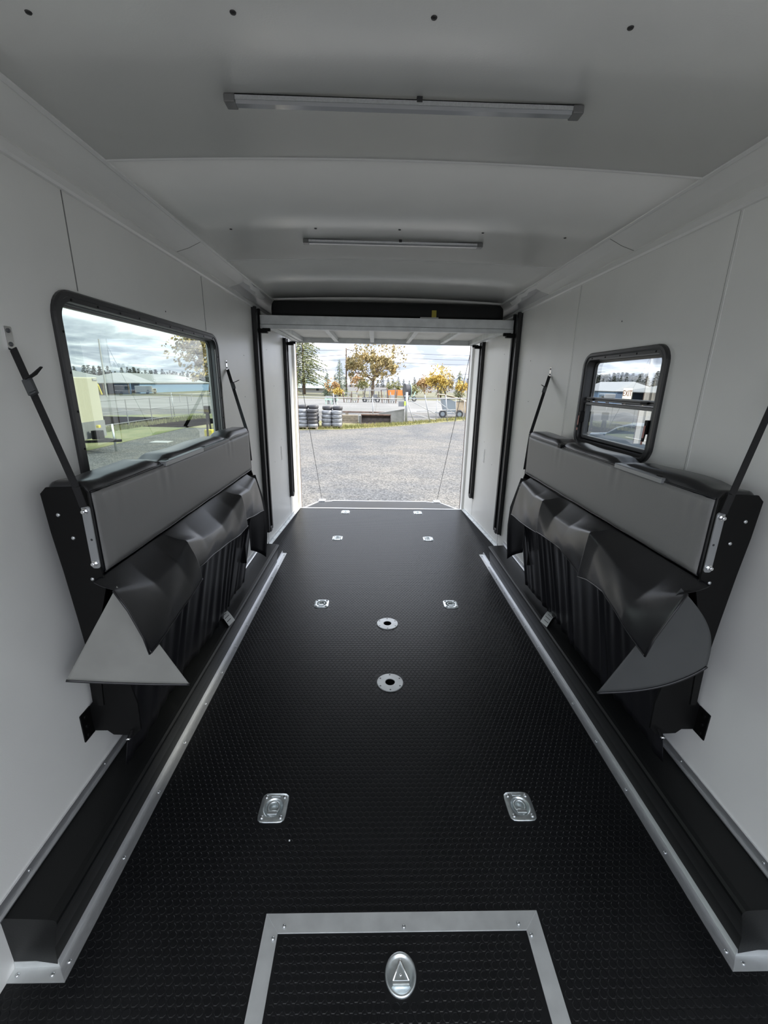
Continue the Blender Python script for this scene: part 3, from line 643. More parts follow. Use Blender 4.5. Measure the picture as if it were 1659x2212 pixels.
strap(-1, [(.008, 1.388, 1.828), (.192, 1.276, 1.432), (.204, 1.275, 1.37)], (0, .28), (.05, .0, .035), 'black strap at the near end of the left sofa with a steel plate above')
strap(-1, [(.008, 3.334, 1.825), (.190, 3.085, 1.40), (.198, 3.08, 1.25), (.20, 3.08, 1.20)], (0, .27), (.05, .0, .02), 'black webbing strap at the far end of the left sofa, beyond the large window')
strap(1, [(.008, 1.395, 1.828), (.192, 1.276, 1.432), (.204, 1.275, 1.37)], (0, .22), (.045, .0, .04), 'thick black strap at the right picture edge, near end of the right sofa')
strap(1, [(.008, 3.334, 1.820), (.19, 3.085, 1.42), (.20, 3.08, 1.25), (.205, 3.08, 1.16)], (0, .25), (.03, .0, .015), 'black webbing strap at the far end of the right sofa, beside the seam')

# paper labels lying over the wheel boxes
def paper_tag(s, lab):
    g = lambda a, b: (s * (1.166 - .125 * a - .02 * b), 2.63 - .16 * a + .10 * b, .222 + .010 * math.sin(math.pi * a))
    p = MB().grid(lambda a, b: g(a, b * .75), 8, 2).build('paper_tag', 'paper', solid=.0008, soff=1)
    tag(p, lab, 'tag')
    for k in range(4):
        a0 = .18 + .2 * k
        MB().add([tuple(Vector(g(a0 + da, (.1 + db) * .75)) + Vector((0, 0, .0016))) for da, db in ((0, 0), (.035, 0), (.035, .7 - .1 * (k % 2)), (0, .7 - .1 * (k % 2)))], [(0, 1, 2, 3)]).build('printed_line', 'ink', p)
paper_tag(-1, 'white paper label with print on the left wheel box'); paper_tag(1, 'white paper label with print on the right wheel box')

# ------------------------------------------------------------------ bed lift
def lift_rail(s, y0, y1, z0, z1, lab):
    o = thing('lift_rail', lab, 'rail', (s * 1.2, (y0 + y1) / 2, z0), 'black bed lift rails')
    MB().box(s * 1.2, s * 1.190, y0, y1, z0, z1).build('back_plate', 'railgrey', o)
    MB().box(s * 1.19, s * 1.160, y0, y0 + .035, z0 + .01, z1).box(s * 1.19, s * 1.160, y1 - .035, y1, z0 + .01, z1).build('channel', 'railgrey', o, bevel=.003)
    MB().box(s * 1.188, s * 1.1595, y1 - .0, y1 + .006, z0 + .03, z1 - .1).build('bright_edge', 'whitetrim', o)
    MB().tube([(s * 1.172, (y0 + y1) / 2, z0 + .03), (s * 1.172, (y0 + y1) / 2, z1 - .02)], .006, 6).build('drive_chain', 'winframe2', o)
    MB().box(s * 1.19, s * 1.156, (y0 + y1) / 2 - .03, (y0 + y1) / 2 + .03, z0 + .0, z0 + .05).build('foot', 'winframe', o, bevel=.003)
    for z in (z0 + .06, z1 - .25, z1 - .12, z1 - .05): MB().lathe([(.006, 0), (.005, .003)], (s * 1.160, y0 + .018, z), (-s, 0, 0), 8).build('bolt', 'winframe2', o)
for s, sn in ((-1, 'left'), (1, 'right')):
    lift_rail(s, 4.12, 4.285, .27, 2.375, 'tall black bed lift rail on the %s wall, the front one just beyond the sofa' % sn)
    lift_rail(s, 5.425, 5.56, .31, 2.24, 'black bed lift rail on the %s wall, the rear one next to the door opening' % sn)
bed = thing('raised_bed', 'white aluminium-ribbed bed platform lifted under the ceiling above the rear opening', 'bed', (0, 4.9, 2.2))
fbm = MB().box(-1.152, 1.152, 4.215, 4.225, 2.242, 2.318).box(-1.152, 1.152, 4.208, 4.225, 2.205, 2.240).box(-1.152, 1.152, 4.225, 4.28, 2.206, 2.318).build('front_beam', 'alux', bed, bevel=.002)
MB().box(-1.12, 1.12, 4.28, 5.54, 2.255, 2.27).build('platform_panel', 'bedwhite', bed)
MB().box(-1.10, 1.10, 5.515, 5.55, 2.20, 2.30).build('rear_beam', 'alux', bed, bevel=.002)
for s in (-1, 1): MB().box(s * 1.02, s * 1.085, 4.28, 5.515, 2.206, 2.30).build('side_beam', 'alux', bed, bevel=.002)
for x in (-.99, -.571, -.147, .277, .69): MB().box(x - .022, x + .022, 4.28, 5.515, 2.212, 2.255).build('rib', 'alux', bed, bevel=.002)
for s in (-1, 1):
    for y in (4.20, 5.49):
        MB().box(s * 1.085, s * 1.165, y - .02, y + .03, 2.165, 2.20).box(s * 1.06, s * 1.13, y - .01, y + .02, 2.18, 2.207).build('lift_bracket', 'blackmetal', bed, bevel=.004)
        MB().tube([(s * 1.15, y - .01, 2.18), (s * 1.155, y - .01, 2.09)], .006, 6).build('cable_end', 'blackmetal', bed)
mt = MB(); lps = []
xs = [-1.07, -1.06, -1.04, -1.0] + [-1 + 2.0 * k / 20 for k in range(1, 20)] + [1.0, 1.04, 1.07, 1.08]
for i, x in enumerate(xs):
    k = .045 if i in (0, len(xs) - 1) else .018 if i in (1, len(xs) - 2) else 0
    top = min(dome(x) - .006, 2.4605 - max(0, abs(x) - 1.03) * .46)
    lps.append([(x, y, z) for y, z in rrect(4.290 + k, 5.50 - k, 2.3195, top - k * .6, .035, 4)])
mt = mt.loops(lps).build('mattress', 'plasticwrap', smooth=True)
tag(mt, 'mattress in dark crinkled plastic lying on the raised bed', 'mattress')
tp = MB().box(.405, .447, 4.279, 4.283, 2.320, 2.395).build('yellow_tape', 'yellow'); tag(tp, 'strip of yellow tape on the mattress wrap above the bed beam', 'tape')
pp = MB().box(.30, .468, 4.2785, 4.2805, 2.3185, 2.336).build('paper_slip', 'paper'); tag(pp, 'white paper slip under the yellow tape on the bed beam', 'paper slip')

# ------------------------------------------------------------------ ramp door with its cables
rmp = thing('ramp_door', 'lowered black ramp door with aluminium edges beyond the sill, hung from two cables', 'ramp', (0, 6.02, 0))
ca, sa = math.cos(math.radians(12.2)), math.sin(math.radians(12.2))
RP = lambda x, d, h: (x, 6.01 + d * ca + h * sa, -.012 - d * sa + h * ca)
out = [(-1.13, 0), (1.13, 0), (1.13, 1.62), (.92, 1.95), (.92, 2.08), (-.92, 2.08), (-.92, 1.95), (-1.13, 1.62)]
MB().loops([[RP(x, d, -.05) for x, d in out], [RP(x, d, 0) for x, d in out]]).build('ramp_panel', 'rubber', rmp)
for a, b in ((0, 1), (1, 2), (2, 3), (3, 4), (4, 5), (5, 6), (6, 7), (7, 0)):
    p0, p1 = out[a], out[b]; MB().bar(RP(*p0, .002), RP(*p1, .002), .035, .012).build('edge_strip', 'alu', rmp)
for s in (-1, 1):
    MB().box(s * 1.0, s * 1.12, 7.58, 7.72, -.36, -.325).build('corner_plate', 'alu', rmp, bevel=.004)
    MB().tube([(s * 1.06, 7.65, -.33), (s * 1.175, 6.10, 2.2)], .004, 6).build('cable', 'winframe2', rmp)

# ------------------------------------------------------------------ outdoors
G = -0.90
def groundmat():
    m = mat('grey_gravel', (0.36, 0.36, 0.36), 0.9, bump=0.0)
    t = m.node_tree; b = t.nodes['Principled BSDF']; co = t.nodes.new('ShaderNodeTexCoord')
    v = t.nodes.new('ShaderNodeTexVoronoi'); v.inputs['Scale'].default_value = 22; t.links.new(co.outputs['Object'], v.inputs['Vector'])
    n = t.nodes.new('ShaderNodeTexNoise'); n.inputs['Scale'].default_value = .55; n.inputs['Detail'].default_value = 9; n.inputs['Roughness'].default_value = .65; t.links.new(co.outputs['Object'], n.inputs['Vector'])
    r1 = t.nodes.new('ShaderNodeValToRGB'); r1.color_ramp.elements[0].color = (.055, .055, .055, 1); r1.color_ramp.elements[1].color = (.205, .202, .196, 1)
    t.links.new(v.outputs['Color'], r1.inputs[0])
    r2 = t.nodes.new('ShaderNodeValToRGB'); r2.color_ramp.elements[0].position = .38; r2.color_ramp.elements[1].position = .62; r2.color_ramp.elements[0].color = (.66, .68, .72, 1); r2.color_ramp.elements[1].color = (1.05, 1.0, .93, 1)
    t.links.new(n.outputs['Fac'], r2.inputs[0])
    mx = t.nodes.new('ShaderNodeMix'); mx.data_type = 'RGBA'; mx.blend_type = 'MULTIPLY'; mx.inputs[0].default_value = 1
    t.links.new(r1.outputs[0], mx.inputs[6]); t.links.new(r2.outputs[0], mx.inputs[7]); t.links.new(mx.outputs[2], b.inputs['Base Color'])
    bp = t.nodes.new('ShaderNodeBump'); bp.inputs['Strength'].default_value = .8; bp.inputs['Distance'].default_value = .03; t.links.new(v.outputs['Distance'], bp.inputs['Height']); t.links.new(bp.outputs[0], b.inputs['Normal'])
    return m
M['gravel'] = groundmat()
M['grass'] = mat('dry_grass_ground', (0.124, 0.118, 0.037), 0.9, col2=(0.223, 0.205, 0.105), vscale=1.2, detail=8)
M['grassgreen'] = mat('green_grass_ground', (0.093, 0.118, 0.037), 0.9, col2=(0.186, 0.180, 0.081), vscale=.6, detail=8)
M['blade'] = mat('grass_blades', (0.136, 0.149, 0.037), 0.8, col2=(0.260, 0.236, 0.087), vscale=.8)
M['field'] = mat('far_field', (0.093, 0.093, 0.053), 0.9, col2=(0.130, 0.124, 0.077), vscale=.08)
M['lot'] = mat('far_gravel_lot', (0.140, 0.139, 0.132), 0.9, col2=(0.183, 0.180, 0.174), vscale=.25, detail=8)
M['bark'] = mat('bark', (0.16, 0.12, 0.09), 0.9, var=.3, vscale=4)
M['needle'] = mat('conifer_needles', (0.109, 0.136, 0.061), 0.8, col2=(0.218, 0.224, 0.095), vscale=.7)
M['needle2'] = mat('blue_green_needles', (0.088, 0.129, 0.088), 0.8, col2=(0.163, 0.211, 0.129), vscale=.9)
M['needle3'] = mat('distant_needles', (0.028, 0.035, 0.025), 0.9, col2=(0.050, 0.058, 0.037), vscale=.5)
M['oakleaf'] = mat('golden_oak_leaves', (0.245, 0.211, 0.102), 0.8, col2=(0.408, 0.306, 0.136), vscale=.6)
M['gold'] = mat('yellow_maple_leaves', (0.476, 0.326, 0.068), 0.8, col2=(0.578, 0.435, 0.122), vscale=.6)
M['rust'] = mat('rusty_autumn_leaves', (0.354, 0.190, 0.082), 0.8, col2=(0.449, 0.299, 0.136), vscale=.6)
M['olive'] = mat('olive_leaves', (0.190, 0.197, 0.088), 0.8, col2=(0.299, 0.286, 0.129), vscale=.6)
M['tyre'] = mat('plastic_wrapped_tyre', (0.136, 0.143, 0.156), 0.35, col2=(0.286, 0.299, 0.320), vscale=3, stretch=(1, 1, 4))
M['tyre2'] = mat('bare_black_tyre', (0.05, 0.05, 0.055), 0.5)
M['wood'] = mat('weathered_wood', (0.231, 0.197, 0.150), 0.8, var=.2, vscale=6)
M['rustmetal'] = mat('rusty_steel', (0.16, 0.10, 0.075), 0.7, 0.2, var=.3, vscale=5)
M['darkrust'] = mat('dark_worn_steel', (0.075, 0.062, 0.055), 0.6, 0.3, var=.3, vscale=5)
M['galvpost'] = mat('galvanised_pipe', (0.340, 0.354, 0.374), 0.45, 0.3)
M['concrete'] = mat('concrete', (0.245, 0.245, 0.231), 0.9, var=.15, vscale=3)
M['mint'] = mat('mint_paint', (0.45, 0.62, 0.52), 0.5)
M['tan'] = mat('tan_canvas', (0.422, 0.340, 0.245), 0.8, var=.15, vscale=3)
M['bluegrey'] = mat('blue_grey_paint', (0.224, 0.258, 0.286), 0.5)
M['paleblue'] = mat('pale_blue_roof', (0.340, 0.422, 0.422), 0.5)
M['white'] = mat('white_paint', (0.34, 0.34, 0.335), 0.5)
M['blue'] = mat('blue_siding', (0.16, 0.25, 0.38), 0.5)
M['roofgrey'] = mat('grey_metal_roof', (0.19, 0.195, 0.185), 0.5)
M['dark'] = mat('shed_shade', (0.05, 0.05, 0.05), 0.9)
M['cream'] = mat('cream_siding', (0.370, 0.359, 0.272), 0.5)
M['lowgrey'] = mat('grey_rock_guard', (0.17, 0.175, 0.18), 0.6)
M['orange'] = mat('orange_plastic', (0.75, 0.25, 0.06), 0.6)
M['lime'] = mat('lime_plastic', (0.60, 0.75, 0.12), 0.5)
M['plate'] = mat('grey_plate', (0.20, 0.21, 0.23), 0.5)
M['carpaint'] = mat('silver_blue_paint', (0.30, 0.36, 0.42), 0.2, 0.4, coat=.6)
M['carglass'] = mat('dark_car_glass', (0.02, 0.025, 0.03), 0.06, spec=.8)
M['wire'] = mat('fence_wire', (0.286, 0.292, 0.299), 0.5, 0.3)

struct(MB().add([(-400, -150, G), (400, -150, G), (400, 600, G), (-400, 600, G)], [(0, 1, 2, 3)]).build('ground', 'gravel'))
def patch(name, pts, z, m, label=None, cat=None):
    o = MB().add([(x, y, z) for x, y in pts], [tuple(range(len(pts)))]).build(name, m)
    return struct(o)
patch('ground_lot', [(-60, 42), (60, 42), (90, 74), (-90, 74)], G + .01, 'lot')
patch('ground_field', [(-200, 74), (200, 74), (250, 150), (-250, 150)], G + .01, 'field')
patch('ground_verge', [(-30, 26.5), (-4.5, 25.0), (-1.9, 25.6), (1.5, 28.2), (7.5, 34.4), (14, 40), (14, 42), (7, 36.8), (2.2, 31.4), (-3, 31.4), (-30, 33)], G + .008, 'grass')
patch('ground_side_lawn', [(-11, 14), (-11.0, 25), (-9.5, 33), (-14, 37), (-20, 33), (-20, 14)], G + .008, 'grassgreen')
def blades(name, pts, label, n, hmin, hmax, m='blade'):
    o = MB()
    for _ in range(n):
        k = rnd.randrange(len(pts) - 1); t = rnd.random(); (x0, y0), (x1, y1) = pts[k], pts[k + 1]
        x = x0 + (x1 - x0) * t + rnd.uniform(-.6, .6); y = y0 + (y1 - y0) * t + rnd.uniform(-.7, .7); h_ = rnd.uniform(hmin, hmax); a = rnd.uniform(0, 6.28); w_ = .02
        dx_, dy_ = math.cos(a) * w_, math.sin(a) * w_; lx, ly = rnd.uniform(-.08, .08), rnd.uniform(-.08, .08)
        o.add([(x - dx_, y - dy_, G), (x + dx_, y + dy_, G), (x + lx, y + ly, G + h_)], [(0, 1, 2)])
    q = o.build(name, m, kind='stuff'); tag(q, label, 'grass')
blades('grass_tufts', [(-6, 25.8), (-2, 26.6), (1.5, 29.4), (7.5, 36)], 'dry grass growing along the foot of the chain-link fence', 5000, .05, .22)
blades('lawn_grass', [(-14.4, 22), (-14, 27), (-13, 33)], 'green grass strip beyond the large left window', 4000, .05, .25, 'grassgreen')

# chain-link fence
fe = thing('chain_link_fence', 'grey chain-link fence with pipe posts across the yard behind the tyres', 'fence', (-3, 31, G))
FA, FB = (-16.0, 33.0), (2.12, 30.7)
def fpt(t, z): return (FA[0] + (FB[0] - FA[0]) * t, FA[1] + (FB[1] - FA[1]) * t, z)
MB().tube([fpt(0, .72), fpt(1, .72)], .03, 8).build('top_rail', 'galvpost', fe, smooth=True)
for x in (-15, -12, -9, -6, -2.92, -.25):
    t = (x - FA[0]) / (FB[0] - FA[0]); lean = -.10 if abs(x + 2.92) < .1 else 0
    MB().tube([fpt(t + .003, G), fpt(t + lean / 18, .74 + (.28 if abs(x + 2.92) < .1 else .10))], .034, 8).build('post', 'galvpost', fe, smooth=True)
MB().tube([(2.12, 30.7, G), (2.12, 30.7, 1.2)], .085, 10).build('gate_post', 'galvpost', fe, smooth=True)
MB().tube([(2.25, 30.7, .35), (2.72, 30.9, G)], .03, 8).build('brace', 'galvpost', fe, smooth=True)
wm = MB(); Lf = math.dist(FA, FB); hh = 1.6; nst = int(Lf / .075)
def strip(a0, a1):
    p0 = fpt(a0 / Lf, G + .02); p1 = fpt(a1 / Lf, .72); wm.add([p0, (p0[0] + .005, p0[1], p0[2]), (p1[0] + .005, p1[1], p1[2]), p1], [(0, 1, 2, 3)])
for k in range(nst):
    a = k * .075
    if a + hh < Lf: strip(a, a + hh)
    if a - hh > 0: strip(a, a - hh)
wm.build('wire_mesh', 'wire', fe, kind='stuff')
gt = thing('leaning_gate_frame', 'light pipe gate frames leaning behind the thick fence post', 'gate', (5, 33, G))
GP = lambda x, z: (x, 30.9 + (x - 2.3) * .55, z)
for a, b in (((2.3, .75), (7.6, .77)), ((3.45, 1.02), (3.95, G)), ((5.1, 1.0), (5.35, G)), ((5.95, .76), (6.05, G)), ((6.7, .76), (6.7, G)), ((4.45, .75), (4.4, G)), ((2.9, -.12), (6.0, -.06)), ((2.4, .62), (4.4, -.35)), ((4.4, .62), (5.9, -.35)), ((2.6, -.3), (4.4, -.75))):
    thick = a[1] > .9 or a[1] > .7 and b[1] > .7
    MB().tube([GP(*a), GP(*b)], .038 if thick else .022, 6).build('gate_pipe', 'galvpost', gt, smooth=True)
sg = MB().box(1.55, 1.95, 30.66, 30.68, .22, .55).build('fence_sign', 'plate'); tag(sg, 'dark grey plate hung on the fence left of the thick post', 'sign')
lm = MB().box(2.0, 2.02, 30.58, 30.61, .28, .60).box(1.94, 2.06, 30.585, 30.60, .3, .58).build('lime_tag', 'lime'); tag(lm, 'lime yellow tag hung on the fence beside the dark plate', 'tag')
rb = MB().bar((.08, 30.9, .5), (-.02, 30.92, .0), .12, .02).bar((-.02, 30.92, .0), (-.05, 30.92, -.18), .08, .02).build('white_rag', 'white'); tag(rb, 'white rag hanging on the fence wires behind the bucket', 'rag')

# tyres on pallets
def tyre_mesh(name, m, R, w_, wob, rs):
    pr = [(R * .56, -w_ * .36), (R * .64, -w_ * .48), (R * .84, -w_ * .50), (R * .96, -w_ * .40), (R, -w_ * .2), (R, w_ * .2), (R * .96, w_ * .40), (R * .84, w_ * .50), (R * .64, w_ * .48), (R * .56, w_ * .36)]
    lps = []; n = 28; o = MB()
    for k in range(n):
        t = 2 * math.pi * k / n; lps.append([(r * math.cos(t) * (1 + wob * math.sin(3 * t + rs)), r * math.sin(t) * (1 + wob * math.cos(2 * t + rs)), h_ + wob * .5 * R * math.sin(2 * t + rs)) for r, h_ in pr])
    lps.append(lps[0]); return o.loops(lps, False, False)
def pallet(x, y, sx, sy, lab):
    o = thing('pallet', lab, 'pallet', (x, y, G), 'pallets under the tyres')
    for k in range(6): MB().box(x - sx / 2, x + sx / 2, y - sy / 2 + k * (sy - .09) / 5, y - sy / 2 + k * (sy - .09) / 5 + .09, G + .10, G + .12).build('deck_board', 'wood', o)
    for k in range(3): MB().box(x - sx / 2 + k * (sx - .09) / 2, x - sx / 2 + k * (sx - .09) / 2 + .09, y - sy / 2, y + sy / 2, G + .0, G + .10).build('bearer', 'wood', o)
orders = ['bottom', 'second', 'third', 'fourth', 'fifth', 'sixth', 'seventh']
def tyres(cx, cy, pn, nf, nb, R, w_):
    pallet(cx, cy, R * 4 - .05, R * 4 - .1, 'wooden pallet under the %s wrapped tyre stack' % pn)
    pro = None
    for col, (dx_, dy_, n_, m_, nmc) in enumerate(((-R * .97, -R * .97, nf[0], 'tyre', 'front left'), (R * .97, -R * .97, nf[1], 'tyre' if pn == 'right' else 'tyre2', 'front right'), (-R * .97, R * .97, nb[0], 'tyre2', 'rear left'), (R * .97, R * .97, nb[1], 'tyre2', 'rear right'))):
        for k in range(n_):
            o = tyre_mesh('tyre', m_, R * rnd.uniform(.97, 1.0), w_, .012, rnd.uniform(0, 6)).build('tyre', m_ if not (m_ == 'tyre2' and col == 1 and k == 0) else 'tyre', smooth=True)
            o.location = (cx + dx_ + rnd.uniform(-.015, .015), cy + dy_ + rnd.uniform(-.015, .015), G + .12 + w_ * (k + .5) * 1.0)
            o.rotation_euler.z = rnd.uniform(0, 6)
            tag(o, '%s tyre of the %s column on the %s pallet by the fence' % (orders[k], nmc, pn), 'tyre', 'tyres on the %s pallet' % pn)
tyres(-4.04, 26.0, 'left', (5, 5), (6, 6), .31, .205)
tyres(-2.68, 26.7, 'right', (4, 4), (5, 5), .31, .23)

# loader bucket, tank, crate
bk = thing('loader_bucket', 'rusty loader bucket standing open on the grass before the fence', 'bucket', (0, 29.6, G))
pr = [(29.2, G + .02), (29.9, G + .03), (30.12, G + .15), (30.16, G + .35), (30.0, G + .56), (29.93, G + .58)]
MB().grid(lambda u, v: (-1.0 + 2.0 * u, *[a + (b - a) * ((v * 5) % 1 if v < 1 else 1) for a, b in zip(pr[min(4, int(v * 5))], pr[min(4, int(v * 5)) + 1])]), 1, 5).build('shell', 'darkrust', bk, solid=.025)
for s in (-1, 1): MB().prism(pr + [(29.85, G + .56)], lambda y, z, d: (s * (1.0 + d), y, z), -.015, .02).build('side_plate', 'darkrust', bk)
MB().box(-1.02, 1.02, 29.88, 29.98, G + .54, G + .62).build('top_bar', 'rustmetal', bk, bevel=.01)
for k in range(6): MB().bar((-.9 + .36 * k, 29.25, G + .03), (-.9 + .36 * k, 29.05, G + .02), .08, .04, h1=.015).build('tooth', 'darkrust', bk)
MB().box(-1.0, 1.0, 29.15, 29.25, G + .01, G + .04).build('cutting_edge', 'rustmetal', bk)
tk = thing('steel_trough', 'long grey steel trough lying between the bucket and the thick post', 'trough', (1.3, 31.2, G))
MB().prism([(.2, G), (2.0, G), (2.0, .02), (.2, -.30)], lambda x, z, d: (x, 31.0 + d, z), 0, .5).build('body', 'concrete', tk)
MB().bar((.18, 31.0, -.28), (2.02, 31.0, .04), .06, .05).build('rim', 'white', tk)
bm_ = thing('timber_beam', 'brown timber beam resting behind the bucket', 'beam', (-.8, 31.8, G))
MB().box(-2.4, 1.1, 31.75, 31.95, -.33, -.22).build('beam', 'rustmetal', bm_, bevel=.01)
for x in (-2.2, .8): MB().box(x, x + .2, 31.7, 32.0, G, -.33).build('support', 'wood', bm_)
cr = thing('wooden_crate', 'low weathered crate between the right tyre pallet and the bucket', 'crate', (-1.8, 30.2, G))
for k in range(4): MB().box(-2.35, -1.25, 30.0, 30.03, G + .03 + .13 * k, G + .14 + .13 * k).build('board', 'wood', cr)
MB().box(-2.35, -1.25, 30.03, 30.6, G + .02, G + .52).build('body', 'wood', cr)
cb = MB().box(-1.2, -1.02, 30.0, 30.4, G, G + .52).build('concrete_post', 'concrete', bevel=.01); tag(cb, 'short grey concrete post at the left end of the bucket', 'post')
pl = MB().box(-2.5, -1.3, 29.75, 29.85, G + .01, G + .08).build('plank', 'wood'); tag(pl, 'brown plank lying on the grass in front of the crate', 'plank')

# tarped trailer beyond the gate
ct = thing('tarped_cart', 'blue-grey two-wheeled cart under a tan canvas behind the gate', 'cart', (6.4, 37, G))
MB().prism([(5.75, -.45), (6.65, -.45), (6.65, .35), (6.2, .55), (5.5, .55)], lambda x, z, d: (x, 36.4 + d, z), 0, 1.3).build('hopper', 'bluegrey', ct)
MB().prism([(6.62, -.5), (7.5, -.5), (7.45, .40), (6.62, .36)], lambda x, z, d: (x, 36.35 + d, z), 0, 1.4).build('canvas_side', 'tan', ct)
MB().grid(lambda u, v: (5.15 + 2.35 * u, 36.2 + 1.7 * v, .96 - .5 * u ** 1.6 + .04 * math.sin(v * 9 + u * 4) - .12 * abs(v - .5) ** 2), 14, 8).build('canvas_top', 'tan', ct, smooth=True, solid=.02)
for x in (5.55, 6.95):
    w_ = tyre_mesh('wheel', 'tyre2', .32, .16, 0, 0).build('wheel', 'tyre2', ct, smooth=True)
    w_.matrix_basis = Matrix.Translation((x, 36.3, G + .32)) @ Matrix.Rotation(R90, 4, 'X')
    MB().lathe([(.18, -.03), (.17, .03)], (x, 36.3, G + .32), (0, 1, 0), 12).build('hub', 'bluegrey', ct)
MB().box(5.3, 7.2, 36.4, 36.5, G + .30, G + .38).build('chassis', 'bluegrey', ct)
MB().bar((5.5, 36.45, G + .34), (4.9, 36.3, G + .42), .08, .06).build('tow_bar', 'bluegrey', ct)
for x in (7.1, 7.4): MB().box(x, x + .05, 36.4, 36.45, G, -.4).build('leg', 'darkrust', ct)

# hose reel, machinery, orange barrier
hr = thing('hose_reel', 'large black drum on a mint green frame beyond the fence', 'reel', (5.4, 70, G))
MB().lathe([(.95, -.35), (.95, .35)], (5.0, 70, .75), (1, .25, 0), 24).build('drum', 'tyre2', hr, smooth=False)
for d in (-.4, .4): MB().lathe([(1.05, -.03), (1.05, .03)], (5.0 + d, 70 + d * .25, .75), (1, .25, 0), 24).build('flange', 'mint' if d > 0 else 'tyre2', hr)
MB().box(4.6, 6.5, 69.6, 70.3, -.55, -.35).build('frame', 'mint', hr); MB().bar((5.9, 69.8, -.4), (6.3, 69.8, .6), .15, .15).build('upright', 'mint', hr)
MB().box(4.5, 5.4, 69.0, 69.1, -.15, .02).build('red_light_bar', 'white', hr)
for x in (4.9, 6.1):
    w_ = tyre_mesh('wheel', 'tyre2', .4, .2, 0, 0).build('wheel', 'tyre2', hr, smooth=True); w_.matrix_basis = Matrix.Translation((x, 69.5, G + .4)) @ Matrix.Rotation(R90, 4, 'X')
def machine(x, y, w_, h_, lab, seed, cols):
    r = random.Random(seed); o = thing('farm_implement', lab, 'machine', (x, y, G))
    MB().box(x - w_ / 2, x + w_ / 2, y - .3, y + .3, G + .5, G + .7).build('frame', cols[0], o)
    for k in range(7):
        xx = x - w_ / 2 + w_ * (k + .5) / 7
        MB().bar((xx, y - .2, G), (xx + r.uniform(-.3, .3), y, G + r.uniform(.6, 1) * h_), .10, .10).build('tine', cols[k % len(cols)], o)
    MB().bar((x - w_ / 2, y, G + h_ * .8), (x + w_ / 2, y, G + h_ * r.uniform(.7, .95)), .12, .12).build('top_bar', cols[-1], o)
    MB().box(x + w_ * .1, x + w_ * .35, y - .4, y + .4, G + .3, G + 1.1).build('box', cols[1], o)
    for d in ((-.35, .35) if seed == 2 else ()):
        q = tyre_mesh('wheel', 'tyre2', .38, .2, 0, 0).build('wheel', 'tyre2', o, smooth=True); q.matrix_basis = Matrix.Translation((x + d * w_, y - .4, G + .38)) @ Matrix.Rotation(R90, 4, 'X')
machine(-3.4, 62, 2.2, 1.6, 'pale and dark farm implement beyond the fence, leftmost of the parked ones', 1, ['rustmetal', 'cream', 'white'])
machine(-.6, 64, 2.6, 2.0, 'cluttered white framed implement beneath the big oak', 2, ['darkrust', 'lowgrey', 'white'])
machine(1.9, 62, 2.2, 2.2, 'tall white framed farm implement right below the oak crown', 3, ['rustmetal', 'white', 'lowgrey'])
machine(-5.5, 56, 1.6, 1.2, 'small dark implement between the spruces and the fence post', 4, ['mint', 'dark', 'galvpost'])
ob = thing('orange_barrier', 'orange barrier fence left of the black hose reel', 'barrier', (4.0, 84, G))
MB().box(2.2, 5.4, 84, 84.2, G + .5, G + 1.5).build('panel', 'orange', ob)
for x in (2.3, 3.8, 5.3): MB().box(x, x + .1, 83.9, 84.0, G, G + 1.6).build('post', 'wood', ob)

# barn far left, utility pole
bn = thing('barn', 'white barn with a pale blue roof behind the left trees', 'barn', (-15, 120, G))
MB().box(-21, -11.5, 117, 125, G, .35).build('wall', 'white', bn)
MB().loops([[(-21.5, y, z) for y, z in ((116.4, .25), (121, 2.5), (125.6, .25), (121, 2.2))], [(-11, y, z) for y, z in ((116.4, .25), (121, 2.5), (125.6, .25), (121, 2.2))]]).build('roof', 'paleblue', bn)
MB().box(-15.4, -14.7, 116.9, 117.0, -.35, .2).build('window', 'dark', bn)
up = thing('utility_pole', 'thin utility pole with wires behind the small spruce', 'utility pole', (-6.45, 100, G))
MB().tube([(-6.45, 100, G), (-6.40, 100, 9.0)], [.20, .13], 8).build('pole', 'bark', up, smooth=True)
MB().bar((-6.5, 100, 8.7), (-5.6, 100, 8.6), .12, .12).build('crossarm', 'bark', up)
for z, dz in ((8.6, .2), (7.6, -1.2), (6.6, -.8), (4.6, -.6), (2.6, 0)):
    pts = [(-6.4 + 60 * (k / 20), 100 + 4 * (k / 20), z + .6 * (k / 20) - 1.4 * math.sin(math.pi * k / 20) * .6) for k in range(21)]
    MB().tube(pts, .03, 4).build('wire', 'dark', up)
    if z > 4: MB().tube([(-6.4 - 30 * (k / 10), 100 - 6 * k / 10, z + dz * k / 10 - .5 * math.sin(math.pi * k / 10)) for k in range(11)], .03, 4).build('wire', 'dark', up)

